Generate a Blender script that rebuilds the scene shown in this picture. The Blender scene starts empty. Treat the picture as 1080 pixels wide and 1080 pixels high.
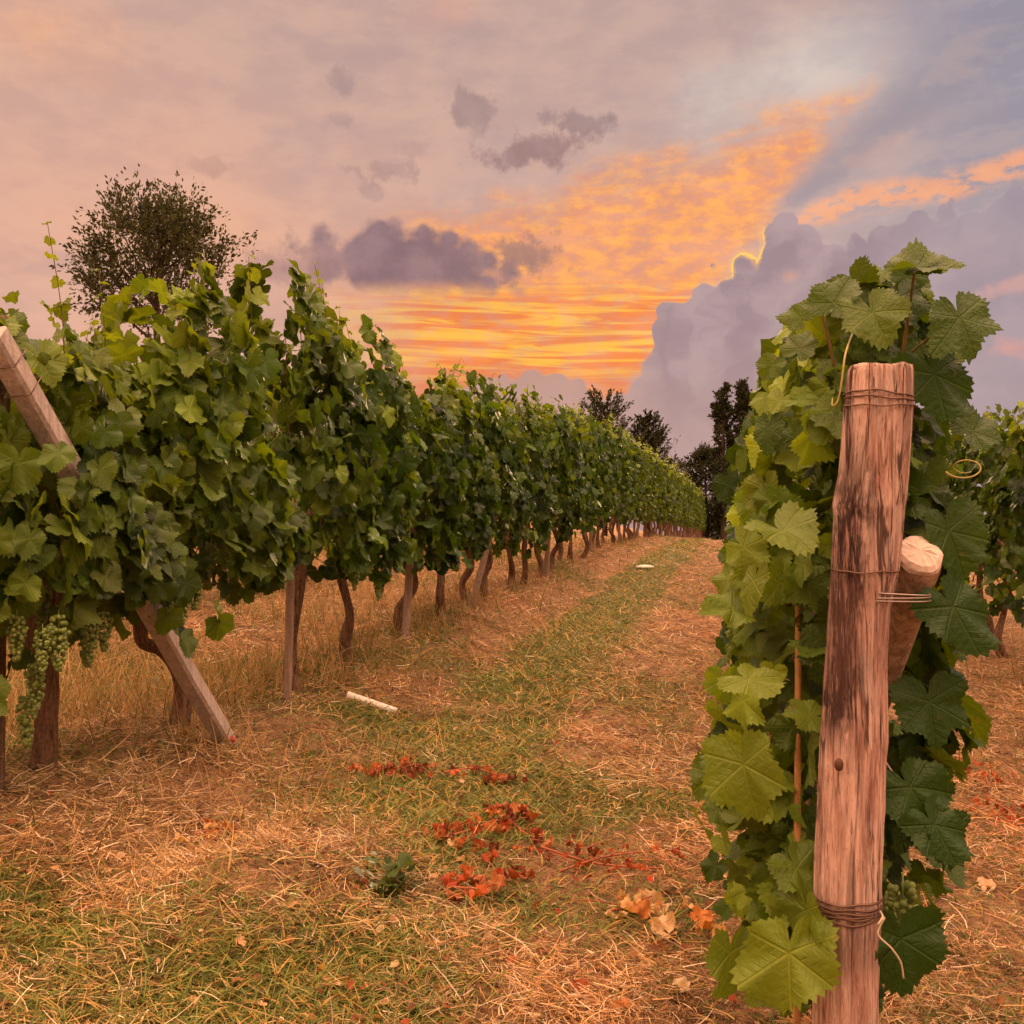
import bpy, math, random
import numpy as np
R = math.radians
rng = np.random.default_rng(7)
random.seed(7)
sc = bpy.context.scene
COL = sc.collection

# ------------------------------------------------------------------ camera
F, YAW, PIT, EYE = 1083.0, R(-12.1), R(0.8), 1.30
cam_d = bpy.data.cameras.new('camera')
cam = bpy.data.objects.new('camera', cam_d); COL.objects.link(cam)
cam_d.sensor_fit = 'HORIZONTAL'; cam_d.sensor_width = 36; cam_d.lens = 36 * F / 1080
cam_d.clip_end = 6000; cam_d.clip_start = 0.05
cam.location = (0, 0, EYE)
cam.rotation_euler = (R(90) + PIT, 0, -YAW)
sc.camera = cam

# ------------------------------------------------------------------ view and render settings
sc.render.engine = 'CYCLES'
sc.view_settings.view_transform = 'Standard'
sc.view_settings.look = 'None'
sc.view_settings.exposure = 0.10
sc.view_settings.gamma = 1.0
sc.cycles.max_bounces = 4
sc.cycles.diffuse_bounces = 3
sc.cycles.glossy_bounces = 2
sc.cycles.transmission_bounces = 3
sc.cycles.use_adaptive_sampling = True
sc.cycles.adaptive_threshold = 0.03
sc.cycles.use_denoising = True

def lin(r, g=None, b=None):
    if g is None: r, g, b = r
    f = lambda c: (c / 255 / 12.92) if c / 255 <= 0.04045 else ((c / 255 + 0.055) / 1.055) ** 2.4
    return (f(r), f(g), f(b))

# ------------------------------------------------------------------ node expression helper
class NT:
    def __init__(self, tree):
        self.t = tree; tree.nodes.clear()
    def n(self, kind, **kw):
        nd = self.t.nodes.new(kind)
        for k, v in kw.items(): setattr(nd, k, v)
        return nd
    def lk(self, a, b):
        if isinstance(a, X): a = a.s
        self.t.links.new(a, b)
    def put(self, v, sock):
        if isinstance(v, X): self.t.links.new(v.s, sock)
        elif isinstance(v, (tuple, list)):
            try: sock.default_value = tuple(v) + (1,) if len(v) == 3 and len(sock.default_value) == 4 else tuple(v)
            except Exception: sock.default_value = tuple(v)
        else: sock.default_value = v
    def m(self, op, *a, clamp=False):
        nd = self.n('ShaderNodeMath', operation=op, use_clamp=clamp)
        for i, v in enumerate(a): self.put(v, nd.inputs[i])
        return X(self, nd.outputs[0])
    def smooth(self, e0, e1, x):
        nd = self.n('ShaderNodeMapRange', interpolation_type='SMOOTHSTEP', clamp=True)
        self.put(x, nd.inputs['Value']); self.put(e0, nd.inputs['From Min']); self.put(e1, nd.inputs['From Max'])
        return X(self, nd.outputs[0])
    def mix(self, f, a, b, mode='MIX'):
        nd = self.n('ShaderNodeMix', data_type='RGBA', blend_type=mode)
        self.put(f, nd.inputs[0]); self.put(a, nd.inputs[6]); self.put(b, nd.inputs[7])
        return X(self, nd.outputs[2])
    def vec(self, x, y, z):
        nd = self.n('ShaderNodeCombineXYZ')
        for i, v in enumerate((x, y, z)): self.put(v, nd.inputs[i])
        return X(self, nd.outputs[0])
    def sep(self, v):
        nd = self.n('ShaderNodeSeparateXYZ'); self.put(v, nd.inputs[0])
        return [X(self, o) for o in nd.outputs]
    dims = '3D'
    def noise(self, v, scale, detail=4, rough=0.55, dist=0.0, color=False):
        nd = self.n('ShaderNodeTexNoise', noise_dimensions=self.dims)
        self.put(v, nd.inputs['Vector']); nd.inputs['Scale'].default_value = scale
        nd.inputs['Detail'].default_value = detail; nd.inputs['Roughness'].default_value = rough
        nd.inputs['Distortion'].default_value = dist
        return X(self, nd.outputs['Color' if color else 'Fac'])
    def voro(self, v, scale, smooth=0.6):
        nd = self.n('ShaderNodeTexVoronoi', feature='SMOOTH_F1', voronoi_dimensions=self.dims)
        self.put(v, nd.inputs['Vector']); nd.inputs['Scale'].default_value = scale
        nd.inputs['Smoothness'].default_value = smooth
        return X(self, nd.outputs['Distance'])
    def curve(self, x, pts, x0, x1, y0, y1):
        nd = self.n('ShaderNodeFloatCurve')
        c = nd.mapping.curves[0]
        P = [((px - x0) / (x1 - x0), (py - y0) / (y1 - y0)) for px, py in pts]
        while len(c.points) < len(P): c.points.new(0.5, 0.5)
        for p, q in zip(c.points, P):
            p.location = q; p.handle_type = 'VECTOR'
        nd.mapping.update()
        self.put((x - x0) * (1.0 / (x1 - x0)), nd.inputs['Value'])
        return X(self, nd.outputs[0]) * (y1 - y0) + y0
    def attr(self, name, out='Fac'):
        nd = self.n('ShaderNodeAttribute', attribute_name=name)
        return X(self, nd.outputs[out])
class X:
    def __init__(self, nt, s): self.nt = nt; self.s = s
    def __add__(a, b): return a.nt.m('ADD', a, b)
    def __radd__(a, b): return a.nt.m('ADD', b, a)
    def __sub__(a, b): return a.nt.m('SUBTRACT', a, b)
    def __rsub__(a, b): return a.nt.m('SUBTRACT', b, a)
    def __mul__(a, b): return a.nt.m('MULTIPLY', a, b)
    def __rmul__(a, b): return a.nt.m('MULTIPLY', b, a)
    def __neg__(a): return a.nt.m('MULTIPLY', a, -1.0)
    def __truediv__(a, b): return a.nt.m('DIVIDE', a, b)

# ------------------------------------------------------------------ directions: photograph angles to world angles
def view_dir(px, py):
    a, b = (px - 540) / F, (540 - py) / F
    cy, sy, cp, sp = math.cos(YAW), math.sin(YAW), math.cos(PIT), math.sin(PIT)
    return np.array([sy*cp + a*cy - b*sy*sp, cy*cp - a*sy - b*cy*sp, sp + b*cp])
def azel(px, py):
    v = view_dir(px, py)
    return math.degrees(math.atan2(v[0], v[1])), math.degrees(math.atan2(v[2], math.hypot(v[0], v[1])))

# ------------------------------------------------------------------ sky
SUN_AZ, SUN_EL = 1.5, 13.0
world = bpy.data.worlds.new('World'); sc.world = world; world.use_nodes = True
W = NT(world.node_tree); W.dims = '2D'
tc = W.n('ShaderNodeTexCoord')
dx, dy, dz = W.sep(X(W, tc.outputs['Generated']))
az = W.m('MULTIPLY', W.m('ARCTAN2', dx, dy), 57.29578)
el = W.m('MULTIPLY', W.m('ARCSINE', dz), 57.29578)
pos = W.vec(az * 0.1, el * 0.1, 0.0)
n_big = W.noise(pos, 0.9, 4)
n_fine = W.noise(pos, 5.0, 6, 0.6)
n_edge = W.noise(pos, 2.2, 7, 0.62)
w1 = n_edge - 0.5
n_small = W.noise(pos, 6.5, 6, 0.62)
w2 = n_small - 0.5
# base veil of high cloud
base = W.mix(W.smooth(-34, 12, az + (n_big - 0.5) * 14), lin(222, 170, 147), lin(172, 155, 160))
base = W.mix(W.smooth(13, 27, el + (n_big - 0.5) * 8) * 0.65, base, lin(186, 158, 150))
base = W.mix(W.smooth(0.52, 0.75, W.noise(W.vec(az * 0.06 + 30.0, el * 0.16, 0.0), 1.3, 4)) * 0.35, base, lin(160, 140, 146))
def blob(px, py, rx, ry, wob=0.55, soft=(1.0, 0.2), rot=0.0, nz=None):
    a0, e0 = azel(px, py); ra, re = rx / 18.9, ry / 18.9
    u, v = az - a0, el - e0
    if rot:
        c, s = math.cos(R(rot)), math.sin(R(rot))
        u, v = u * c + v * s, v * c - u * s
    d = W.m('SQRT', (u * (1 / ra)) * (u * (1 / ra)) + (v * (1 / re)) * (v * (1 / re)))
    d = d + (w2 if nz is None else nz) * (-2.6 * wob)
    return W.smooth(soft[0], soft[1], d)
base = W.mix(blob(20, 25, 110, 60, 0.6, (1.1, 0.0), 0, w1) * 0.8, base, lin(232, 172, 138))
base = W.mix(blob(470, 10, 60, 30, 0.5, (1.1, 0.0), 0, w1) * 0.5, base, lin(226, 170, 146))
base = W.mix(blob(240, 250, 190, 60, 0.5, (1.1, 0.0), 0, w1) * 0.45, base, lin(236, 172, 132))
base = W.mix(blob(870, 75, 190, 62, 0.35, (1.1, 0.0), 8, w1) * 0.9, base, lin(208, 195, 188))
# blue-grey open sky at upper right
base = W.mix(W.smooth(5, 15, az + (el - 20) * 0.35 + w1 * 5) * W.smooth(12, 18, el), base, lin(146, 143, 158))
# orange lit altocumulus wedge
a1, e1 = azel(470, 228); a2, e2 = azel(890, 104)
up_line = el - ((az - a1) * ((e2 - e1) / (a2 - a1)) + e1)
b1, f1 = azel(822, 222); b2, f2 = azel(925, 70)
rt_line = az - ((el - f1) * ((b2 - b1) / (f2 - f1)) + b1)
streak = W.noise(W.vec(az * 0.10, el * 0.42 - az * 0.05 + 11.0, 0.0), 2.6, 5, 0.6, 0.4)
wedge = W.smooth(1.4, -2.2, up_line + w1 * 4.5 + (streak - 0.5) * 3.0) * W.smooth(1.0, -1.6, rt_line + w1 * 3.0 + (streak - 0.5) * 1.5) * W.smooth(-25, -15, az + w1 * 8)
curd = W.noise(W.vec(az * 0.16 + 50.0, el * 0.34, 0.0), 4.6, 5, 0.62)
band = W.noise(W.vec(az * 0.045, el * 0.75 + az * 0.012 + 90.0, 0.0), 2.8, 5, 0.6, 0.5)
oran = W.mix(W.smooth(0.32, 0.68, curd), lin(230, 142, 98), lin(255, 172, 88))
oran = W.mix(W.smooth(0.42, 0.7, streak) * 0.6, oran, lin(232, 148, 106))
low = W.smooth(14.0, 11.8, el) 
oran = W.mix(low * 0.9, oran, W.mix(W.smooth(0.40, 0.60, band), lin(238, 122, 52), lin(255, 188, 56)))
oran = W.mix(W.smooth(9.2, 7.6, el) * 0.85, oran, lin(226, 124, 84))
sky = W.mix(wedge * (0.70 + 0.30 * W.smooth(0.25, 0.60, curd)), base, oran)
# right hand lit strip
c1, g1 = azel(850, 226); c2, g2 = azel(1085, 172)
s_line = el - ((az - c1) * ((g2 - g1) / (c2 - c1)) + g1)
strip = W.smooth(1.0, 0.25, W.m('ABSOLUTE', s_line + w1 * 1.6)) * W.smooth(0.6, 1.8, rt_line)
sky = W.mix(strip * W.smooth(0.32, 0.55, curd) * 0.9, sky, lin(240, 164, 122))
sky = W.mix(blob(905, 165, 70, 12, 0.6, (1.0, 0.1), 18) * 0.5, sky, lin(206, 160, 146))
sky = W.mix(blob(1010, 120, 60, 14, 0.7, (1.0, 0.1), 10) * 0.4, sky, lin(172, 158, 164))
# shadow ray fanning up from the hidden sun
h1, k1 = azel(822, 216); h2, k2 = azel(985, 75)
ray_c = az - ((el - k1) * ((h2 - h1) / (k2 - k1)) + h1)
ray = W.smooth(1.25, 0.1, W.m('ABSOLUTE', (ray_c - 0.7) / (1.0 + 0.34 * W.m('MAXIMUM', el - k1, 0.0))) + w1 * 0.9) * W.smooth(16.0, 17.2, el) * W.smooth(28, 22, el)
sky = W.mix(ray * 0.6, sky, lin(140, 136, 150))
mott = W.noise(W.vec(az * 0.07 + 3.0, el * 0.16, 0.0), 3.5, 6, 0.62)
sky = W.mix(W.smooth(0.42, 0.70, mott) * 0.18, sky, lin(168, 136, 138))
sky = W.mix(W.smooth(0.58, 0.30, mott) * 0.16, sky, lin(240, 190, 160))
# small dark clouds
def dark(px, py, rx, ry, col, op, wob=0.6, rot=0.0):
    rx *= 1.12; ry *= 1.2; wob *= 1.25
    global sky
    sky = W.mix(blob(px, py, rx, ry, wob, (1.0, 0.35), rot) * op, sky, W.mix(W.smooth(0.35, 0.65, n_fine), col, tuple(c * 1.15 for c in col)))
bl = W.voro(W.vec(az * 0.1 + 20.0, el * 0.1, 0.0) , 7.0) * 1.0
d_main = blob(425, 280, 128, 44, 0.75, (1.05, 0.7), -4, (n_edge - 0.5) * 0.25 + (n_small - 0.5) * 0.28 + (0.36 - bl) * 0.30)
ed = azel(428, 302)[1]
d_main = d_main * W.smooth(ed - 0.8, ed + 0.5, el + w1 * 1.2)
sky = W.mix(d_main * 0.97, sky, W.mix(W.smooth(0.3, 0.7, n_fine), lin(132, 104, 112), lin(152, 120, 124)))
dark(315, 282, 60, 24, lin(168, 128, 124), 0.7, 0.5)
dark(548, 270, 42, 20, lin(160, 118, 108), 0.9, 0.9)
dark(560, 160, 62, 17, lin(150, 118, 118), 0.9, 0.7, 8)
dark(612, 127, 44, 13, lin(150, 124, 124), 0.8, 0.8, -8)
dark(500, 120, 34, 20, lin(158, 130, 128), 0.8, 0.8, -25)
dark(362, 89, 20, 13, lin(164, 136, 132), 0.7, 0.7, -25)
dark(355, 127, 16, 10, lin(164, 136, 132), 0.6, 0.7)
dark(404, 180, 36, 12, lin(172, 138, 132), 0.8, 0.8)
dark(392, 202, 18, 10, lin(172, 138, 132), 0.6, 0.8)
dark(216, 175, 26, 9, lin(186, 144, 130), 0.7, 0.7)
dark(430, 155, 30, 9, lin(180, 144, 136), 0.5, 0.7)
# great cumulus bank
TOPS = [(300, 420), (470, 412), (515, 392), (545, 396), (560, 385), (585, 392), (612, 402), (640, 414), (660, 412), (668, 390), (682, 376), (688, 350), (694, 322), (712, 302),
        (745, 296), (768, 288), (776, 262), (800, 252), (815, 222), (838, 216), (862, 232), (872, 252), (905, 248), (938, 232), (955, 214), (985, 224), (1020, 214), (1080, 196), (1130, 190)]
pts = [azel(*p) for p in TOPS]
top = W.curve(az, [(-60, 6.0)] + pts + [(60, 16.0)], -60, 60, 0, 25)
puff = W.noise(pos, 3.2, 6, 0.6) * 2.0 + (0.35 - W.voro(W.vec(az * 0.1 + w2 * 0.08, el * 0.1, 0.0), 8.0, 0.35)) * 2.2 - 1.1
puff = puff * (0.35 + 0.65 * W.smooth(-9, -4, az))
cum_e = top - el + puff
cum = W.smooth(0.0, 0.28, cum_e)
in_a = cum_e
shade = W.noise(W.vec(az * 0.1 + puff * 0.05 + 7.0, el * 0.1, 0.0), 2.6, 5, 0.55)
ccol = W.mix(W.smooth(0.35, 0.65, shade), lin(146, 124, 136), lin(170, 146, 152))
ccol = W.mix(W.smooth(11, 4, el) * 0.6, ccol, lin(178, 144, 142))
ccol = W.mix(W.smooth(-2.5, -9, az) * 0.7, ccol, lin(196, 150, 134))
ccol = W.mix(W.smooth(4, 13, az) * 0.45, ccol, lin(156, 146, 162))
cum_soft = W.mix(W.smooth(6, 9, az), (1, 1, 1), (0.72, 0.72, 0.72))
sky = W.mix(cum * cum_soft, sky, ccol)
sky = W.mix(blob(1070, 300, 60, 11, 0.7, (1.0, 0.2), 12) * 0.6, sky, lin(214, 160, 150))
sky = W.mix(blob(1085, 362, 34, 16, 0.7, (1.0, 0.2), 12) * 0.6, sky, lin(220, 152, 140))
sky = W.mix(blob(832, 292, 14, 10, 0.7) * 0.6, sky, lin(206, 150, 136))
# burning cloud rim beside the hidden sun
rim = W.smooth(-0.05, 0.10, in_a) * W.smooth(0.42, 0.14, in_a)
ra, re_ = azel(785, 262)
loc = W.smooth(1.3, 0.75, W.m('SQRT', (az - ra) * (az - ra) * 0.75 + (el - re_) * (el - re_) * 0.22)) * W.smooth(0.40, 0.50, n_small + 0.05)
halo = W.smooth(-1.3, 0.1, in_a) * W.smooth(0.9, 0.2, in_a) * loc
sky = W.mix(halo * 0.45, sky, lin(255, 186, 110))
sky = W.mix(rim * loc, sky, lin(255, 206, 96))
# dim band under the horizon
sky = W.mix(W.smooth(0.5, -3.0, el), sky, lin(120, 90, 66))
# the rest of the dome (overhead and behind): out of view, brightness raised to light ground and post
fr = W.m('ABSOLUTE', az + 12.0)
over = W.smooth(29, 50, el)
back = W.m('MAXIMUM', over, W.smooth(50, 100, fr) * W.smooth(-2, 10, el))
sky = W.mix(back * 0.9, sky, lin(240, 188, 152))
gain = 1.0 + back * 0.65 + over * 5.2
st = W.n('ShaderNodeTexSky', sky_type='NISHITA', sun_disc=False)
st.sun_elevation = R(SUN_EL); st.sun_rotation = R(SUN_AZ); st.air_density = 1.6; st.dust_density = 3.0
bg1 = W.n('ShaderNodeBackground'); W.lk(st.outputs[0], bg1.inputs[0]); bg1.inputs[1].default_value = 0.05
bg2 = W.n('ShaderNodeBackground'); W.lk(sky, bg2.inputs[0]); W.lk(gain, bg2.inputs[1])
msh = W.n('ShaderNodeMixShader'); msh.inputs[0].default_value = 0.98       # thin veil over the clear sky
W.lk(bg1.outputs[0], msh.inputs[1]); W.lk(bg2.outputs[0], msh.inputs[2])
wo = W.n('ShaderNodeOutputWorld'); W.lk(msh.outputs[0], wo.inputs['Surface'])
world.cycles.sampling_method = 'MANUAL'; world.cycles.sample_map_resolution = 512

# ------------------------------------------------------------------ sun (veiled behind the cloud)
sd = bpy.data.lights.new('sun', 'SUN'); sd.energy = 1.9; sd.angle = R(14); sd.color = (1.0, 0.62, 0.34)
so = bpy.data.objects.new('sun', sd); COL.objects.link(so)
so.rotation_euler = (R(90 - SUN_EL), 0, R(180 - SUN_AZ))
so.location = (20, 200, 60)

# ------------------------------------------------------------------ mesh helpers
class MB:
    def __init__(self): self.V = []; self.F3 = []; self.F4 = []; self.U = []; self.C = []; self.n = 0; self.NG = []
    def add(self, V, F, uv=None, col=None):
        V = np.asarray(V, float); n = len(V)
        for f in (F if isinstance(F, list) else [F]):
            f = np.asarray(f, int)
            if f.size == 0: continue
            (self.F3 if f.shape[1] == 3 else self.F4 if f.shape[1] == 4 else self.NG).append(f + self.n)
        self.V.append(V)
        self.U.append(np.zeros((n, 2)) if uv is None else np.asarray(uv, float))
        c = np.full((n, 3), 0.5) if col is None else np.broadcast_to(np.asarray(col, float), (n, 3))
        self.C.append(c); self.n += n
    def mesh(self, name, mat, smooth=True):
        V = np.concatenate(self.V); U = np.concatenate(self.U); C = np.concatenate(self.C)
        me = bpy.data.meshes.new(name)
        polys = [(np.concatenate(a), a[0].shape[1]) for a in (self.F3, self.F4) if a]
        for g in self.NG: polys.append((g, g.shape[1]))
        loops = np.concatenate([p.ravel() for p, k in polys])
        tot = np.concatenate([np.full(len(p), k) for p, k in polys])
        st = np.concatenate([[0], np.cumsum(tot)[:-1]])
        me.vertices.add(len(V)); me.vertices.foreach_set('co', V.astype(np.float32).ravel())
        me.loops.add(len(loops)); me.loops.foreach_set('vertex_index', loops.astype(np.int32))
        me.polygons.add(len(tot)); me.polygons.foreach_set('loop_start', st.astype(np.int32))
        me.polygons.foreach_set('loop_total', tot.astype(np.int32))
        me.polygons.foreach_set('use_smooth', np.full(len(tot), smooth))
        uvl = me.uv_layers.new(name='UVMap')
        uvl.data.foreach_set('uv', U[loops].astype(np.float32).ravel())
        ca = me.attributes.new('tint', 'FLOAT_COLOR', 'POINT')
        ca.data.foreach_set('color', np.concatenate([C, np.ones((len(C), 1))], 1).astype(np.float32).ravel())
        me.update(calc_edges=True); me.validate()
        if mat: me.materials.append(mat)
        return me
    def build(self, name, mat, parent=None, smooth=True):
        o = bpy.data.objects.new(name, self.mesh(name, mat, smooth)); COL.objects.link(o)
        if parent: o.parent = parent
        return o
def tag(o, label=None, cat=None, group=None, kind=None):
    if label: o['label'] = label
    if cat: o['category'] = cat
    if group: o['group'] = group
    if kind: o['kind'] = kind
    return o
def thing(name, label, cat, loc=(0, 0, 0), group=None, rz=0.0):
    o = bpy.data.objects.new(name, None); COL.objects.link(o)
    o.empty_display_size = 0.1
    o.location = loc; o.rotation_euler = (0, 0, rz)
    return tag(o, label, cat, group)
def dup(root, loc, rz=0, scale=(1, 1, 1), label=None, group=None):
    r = root.copy(); COL.objects.link(r); r.location = loc; r.rotation_euler = (0, 0, rz); r.scale = scale
    if label: r['label'] = label
    if group: r['group'] = group
    for ch in list(root.children):
        c = ch.copy(); COL.objects.link(c); c.parent = r
        for g in list(ch.children):
            d = g.copy(); COL.objects.link(d); d.parent = c
    return r
def smoothpath(P, n):
    P = np.asarray(P, float); k = len(P); out = []
    for t in np.linspace(0, k - 1 - 1e-6, n):
        i = int(t); u = t - i
        p0, p1, p2, p3 = P[max(i-1, 0)], P[i], P[i+1], P[min(i+2, k-1)]
        out.append(0.5*((2*p1) + (-p0+p2)*u + (2*p0-5*p1+4*p2-p3)*u*u + (-p0+3*p1-3*p2+p3)*u**3))
    return np.array(out)
def tube(mb, P, r, seg=8, rough=0.0, rs=None, col=None, caps=True):
    P = np.asarray(P, float); n = len(P); r = np.broadcast_to(np.asarray(r, float), (n,))
    T = np.gradient(P, axis=0); T /= np.linalg.norm(T, axis=1)[:, None] + 1e-9
    ref = np.array([0, 1, 0.]) if abs(T[0][2]) > 0.7 else np.array([0, 0, 1.])
    V = []; a = np.linspace(0, 2*np.pi, seg, endpoint=False); b = None
    for i in range(n):
        b = np.cross(T[i], ref if b is None else np.cross(b, T[i])); b /= np.linalg.norm(b) + 1e-9
        c = np.cross(b, T[i])
        rr = np.full(seg, r[i])
        if rough and rs is not None: rr = rr * (1 + rough * rs(i, a))
        V.append(P[i] + np.outer(np.cos(a)*rr, b) + np.outer(np.sin(a)*rr, c))
    V = np.concatenate(V)
    i, j = np.meshgrid(np.arange(n-1), np.arange(seg), indexing='ij'); j2 = (j+1) % seg
    Fq = np.stack([i*seg+j, i*seg+j2, (i+1)*seg+j2, (i+1)*seg+j], -1).reshape(-1, 4)
    Fs = [Fq]
    if caps:
        V = np.concatenate([V, [P[0], P[-1]]]); m = n*seg; s = np.arange(seg); s2 = (s+1) % seg
        Fs += [np.stack([np.full(seg, m), s2, s], 1), np.stack([np.full(seg, m+1), (n-1)*seg+s, (n-1)*seg+s2], 1)]
    mb.add(V, Fs, np.zeros((len(V), 2)), col)
def hashn(ix, iy, s):
    v = np.sin(ix*127.1 + iy*311.7 + s*74.7) * 43758.5453
    return v - np.floor(v)
def vnoise(x, y, s=0):
    x = np.asarray(x, float); y = np.asarray(y, float)
    ix, iy = np.floor(x), np.floor(y); fx, fy = x-ix, y-iy
    fx = fx*fx*(3-2*fx); fy = fy*fy*(3-2*fy)
    a, b = hashn(ix, iy, s), hashn(ix+1, iy, s); c, d = hashn(ix, iy+1, s), hashn(ix+1, iy+1, s)
    return (a*(1-fx)+b*fx)*(1-fy) + (c*(1-fx)+d*fx)*fy
def fbm(x, y, s=0, o=4):
    t = 0; a = 0.5
    for k in range(o): t = t + a*vnoise(x*2**k + 17*k, y*2**k - 9*k, s); a *= 0.5
    return t / (1 - 0.5**o)

# ------------------------------------------------------------------ terrain
XL, XR, X3, X0 = -2.80, 0.27, 2.75, -5.7        # the four vine rows
PY = [-20, 0, 3.7, 5, 6.3, 7.5, 9.5, 13, 17, 21.5, 26, 33, 40, 52, 75, 116, 200, 500, 2500]
PZ = [-1.0, -1.10, -1.12, -1.16, -1.16, -1.10, -1.00, -.93, -.75, -.60, -.53, -.48, -.50, -.65, -.95, -1.45, -3.5, -9, -70]
def gz(x, y, detail=True):
    x = np.asarray(x, float); y = np.asarray(y, float)
    yf = np.linspace(-20, 300, 3000)
    z = np.interp(y, PY, PZ)
    fade = np.interp(y, [8, 20, 40], [1.0, 0.5, 0.25])
    z = z - fade*np.clip(0.085*(x - XL), -0.15, 0.46)
    z = z + 0.25*np.clip(-6.6 - x, 0, 8)
    if detail:
        near = np.interp(np.hypot(x, y), [5, 40], [1, 0.3])
        z = z + near*(0.07*(fbm(x*0.9, y*0.9, 1) - 0.5) + 0.03*(fbm(x*4, y*4, 2, 3) - 0.5))
        lum = 0.6 + 0.8*vnoise(x*1.1, y*0.9, 3)
        z = z + 0.11*lum*np.exp(-((x - XL)/0.55)**4) - .045*np.exp(-((x + 1.95)/.30)**2) - .04*np.exp(-((x + .55)/.28)**2)
        for (mx, my, mr, mh) in MOUNDS: z = z + mh*np.exp(-((x-mx)**2 + (y-my)**2)/mr**2)
    return z + EYE
MOUNDS = []
def at(px, py, Y):
    v = view_dir(px, py); return np.array([0, 0, EYE]) + v*(Y/v[1])
def at_x(px, py, Xc):
    v = view_dir(px, py); return np.array([0, 0, EYE]) + v*(Xc/v[0])
def ground_at(px, py):
    v = view_dir(px, py); t = 0.5
    for _ in range(4000):
        p = np.array([0, 0, EYE]) + v*t
        if p[2] <= gz(p[0], p[1]): return p
        t += 0.004 + t*0.0008
    return p
MOUNDS = [(*ground_at(280, 930)[:2], 0.35, 0.09), (*ground_at(200, 985)[:2], 0.3, 0.05), (*ground_at(560, 1040)[:2], 0.4, 0.04)]

GREEN = [(60, 1000, 90, 1.0), (250, 1035, 190, 1.2), (400, 1010, 110, 1.1), (100, 1060, 120, 1.), (20, 950, 70, .9), (330, 990, 60, .9), (90, 930, 50, .5), (480, 850, 110, 1.1), (590, 830, 90, 1.1), (450, 890, 70, 1.), (700, 850, 45, 1.2), (420, 770, 70, .9),
         (410, 920, 45, 1.0), (520, 940, 60, .7), (560, 960, 60, .5), (760, 1050, 40, .4), (940, 830, 40, .5), (980, 1060, 60, .6), (350, 800, 60, .4)]
GREEN = [(*ground_at(px, py)[:2], r*ground_at(px, py)[1]/F*1.3, w) for px, py, r, w in GREEN]
STRAW = [(280, 930, 110), (560, 1030, 120), (640, 920, 80), (330, 890, 80), (130, 870, 110), (670, 800, 60)]
STRAW = [(*ground_at(px, py)[:2], r*ground_at(px, py)[1]/F*1.3) for px, py, r in STRAW]
REDS = [(*ground_at(px, py)[:2], q) for px, py, q in ((640, 915, .26), (1010, 815, .35), (1075, 870, .3), (820, 680, .5))]
def greenness(x, y):
    x = np.asarray(x, float); y = np.asarray(y, float)
    n = fbm(x*1.6, y*1.3, 11); n2 = fbm(x*0.7+5, y*0.5, 12)
    g = 0.9*np.exp(-((x + 1.55 - 0.25*np.interp(y, [5, 30], [0, 1]))/0.50)**4) * np.interp(y, [4.2, 5.5, 40, 60], [0, .85, 1, .8])
    g = g * np.clip(0.5 + 1.8*(n - 0.35), 0, 1.1)
    for gx, gy, r, w in GREEN: g = np.maximum(g, w*np.exp(-((x-gx)**2 + (y-gy)**2)/r**2)*np.clip(0.3 + 1.6*(n-.2), 0, 1.2))
    g = np.maximum(g, 0.35*np.clip((n2-.45)*4, 0, 1))
    for gx, gy, r in STRAW: g = g*(1 - 0.8*np.exp(-((x-gx)**2 + (y-gy)**2)/r**2))
    g = g*np.interp(x, [-0.5, -0.1, 0.6], [1, 0.55, 0.4])
    return np.clip(g*1.6, 0, 1)

# ------------------------------------------------------------------ materials
def material(name):
    m = bpy.data.materials.new(name); m.use_nodes = True
    return m, NT(m.node_tree)
def finish(T, bsdf, disp=None):
    o = T.n('ShaderNodeOutputMaterial'); T.lk(bsdf, o.inputs['Surface'])
def bump(T, h, strength, dist):
    b = T.n('ShaderNodeBump'); b.inputs['Strength'].default_value = strength; b.inputs['Distance'].default_value = dist
    T.lk(h, b.inputs['Height']); return X(T, b.outputs[0])
def pbsdf(T, col, rough=0.6, spec=0.3, normal=None):
    p = T.n('ShaderNodeBsdfPrincipled')
    T.put(col, p.inputs['Base Color']); T.put(rough, p.inputs['Roughness'])
    p.inputs['Specular IOR Level'].default_value = spec
    if normal is not None: T.lk(normal, p.inputs['Normal'])
    return p
def objco(T): return X(T, T.n('ShaderNodeTexCoord').outputs['Object'])

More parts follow.
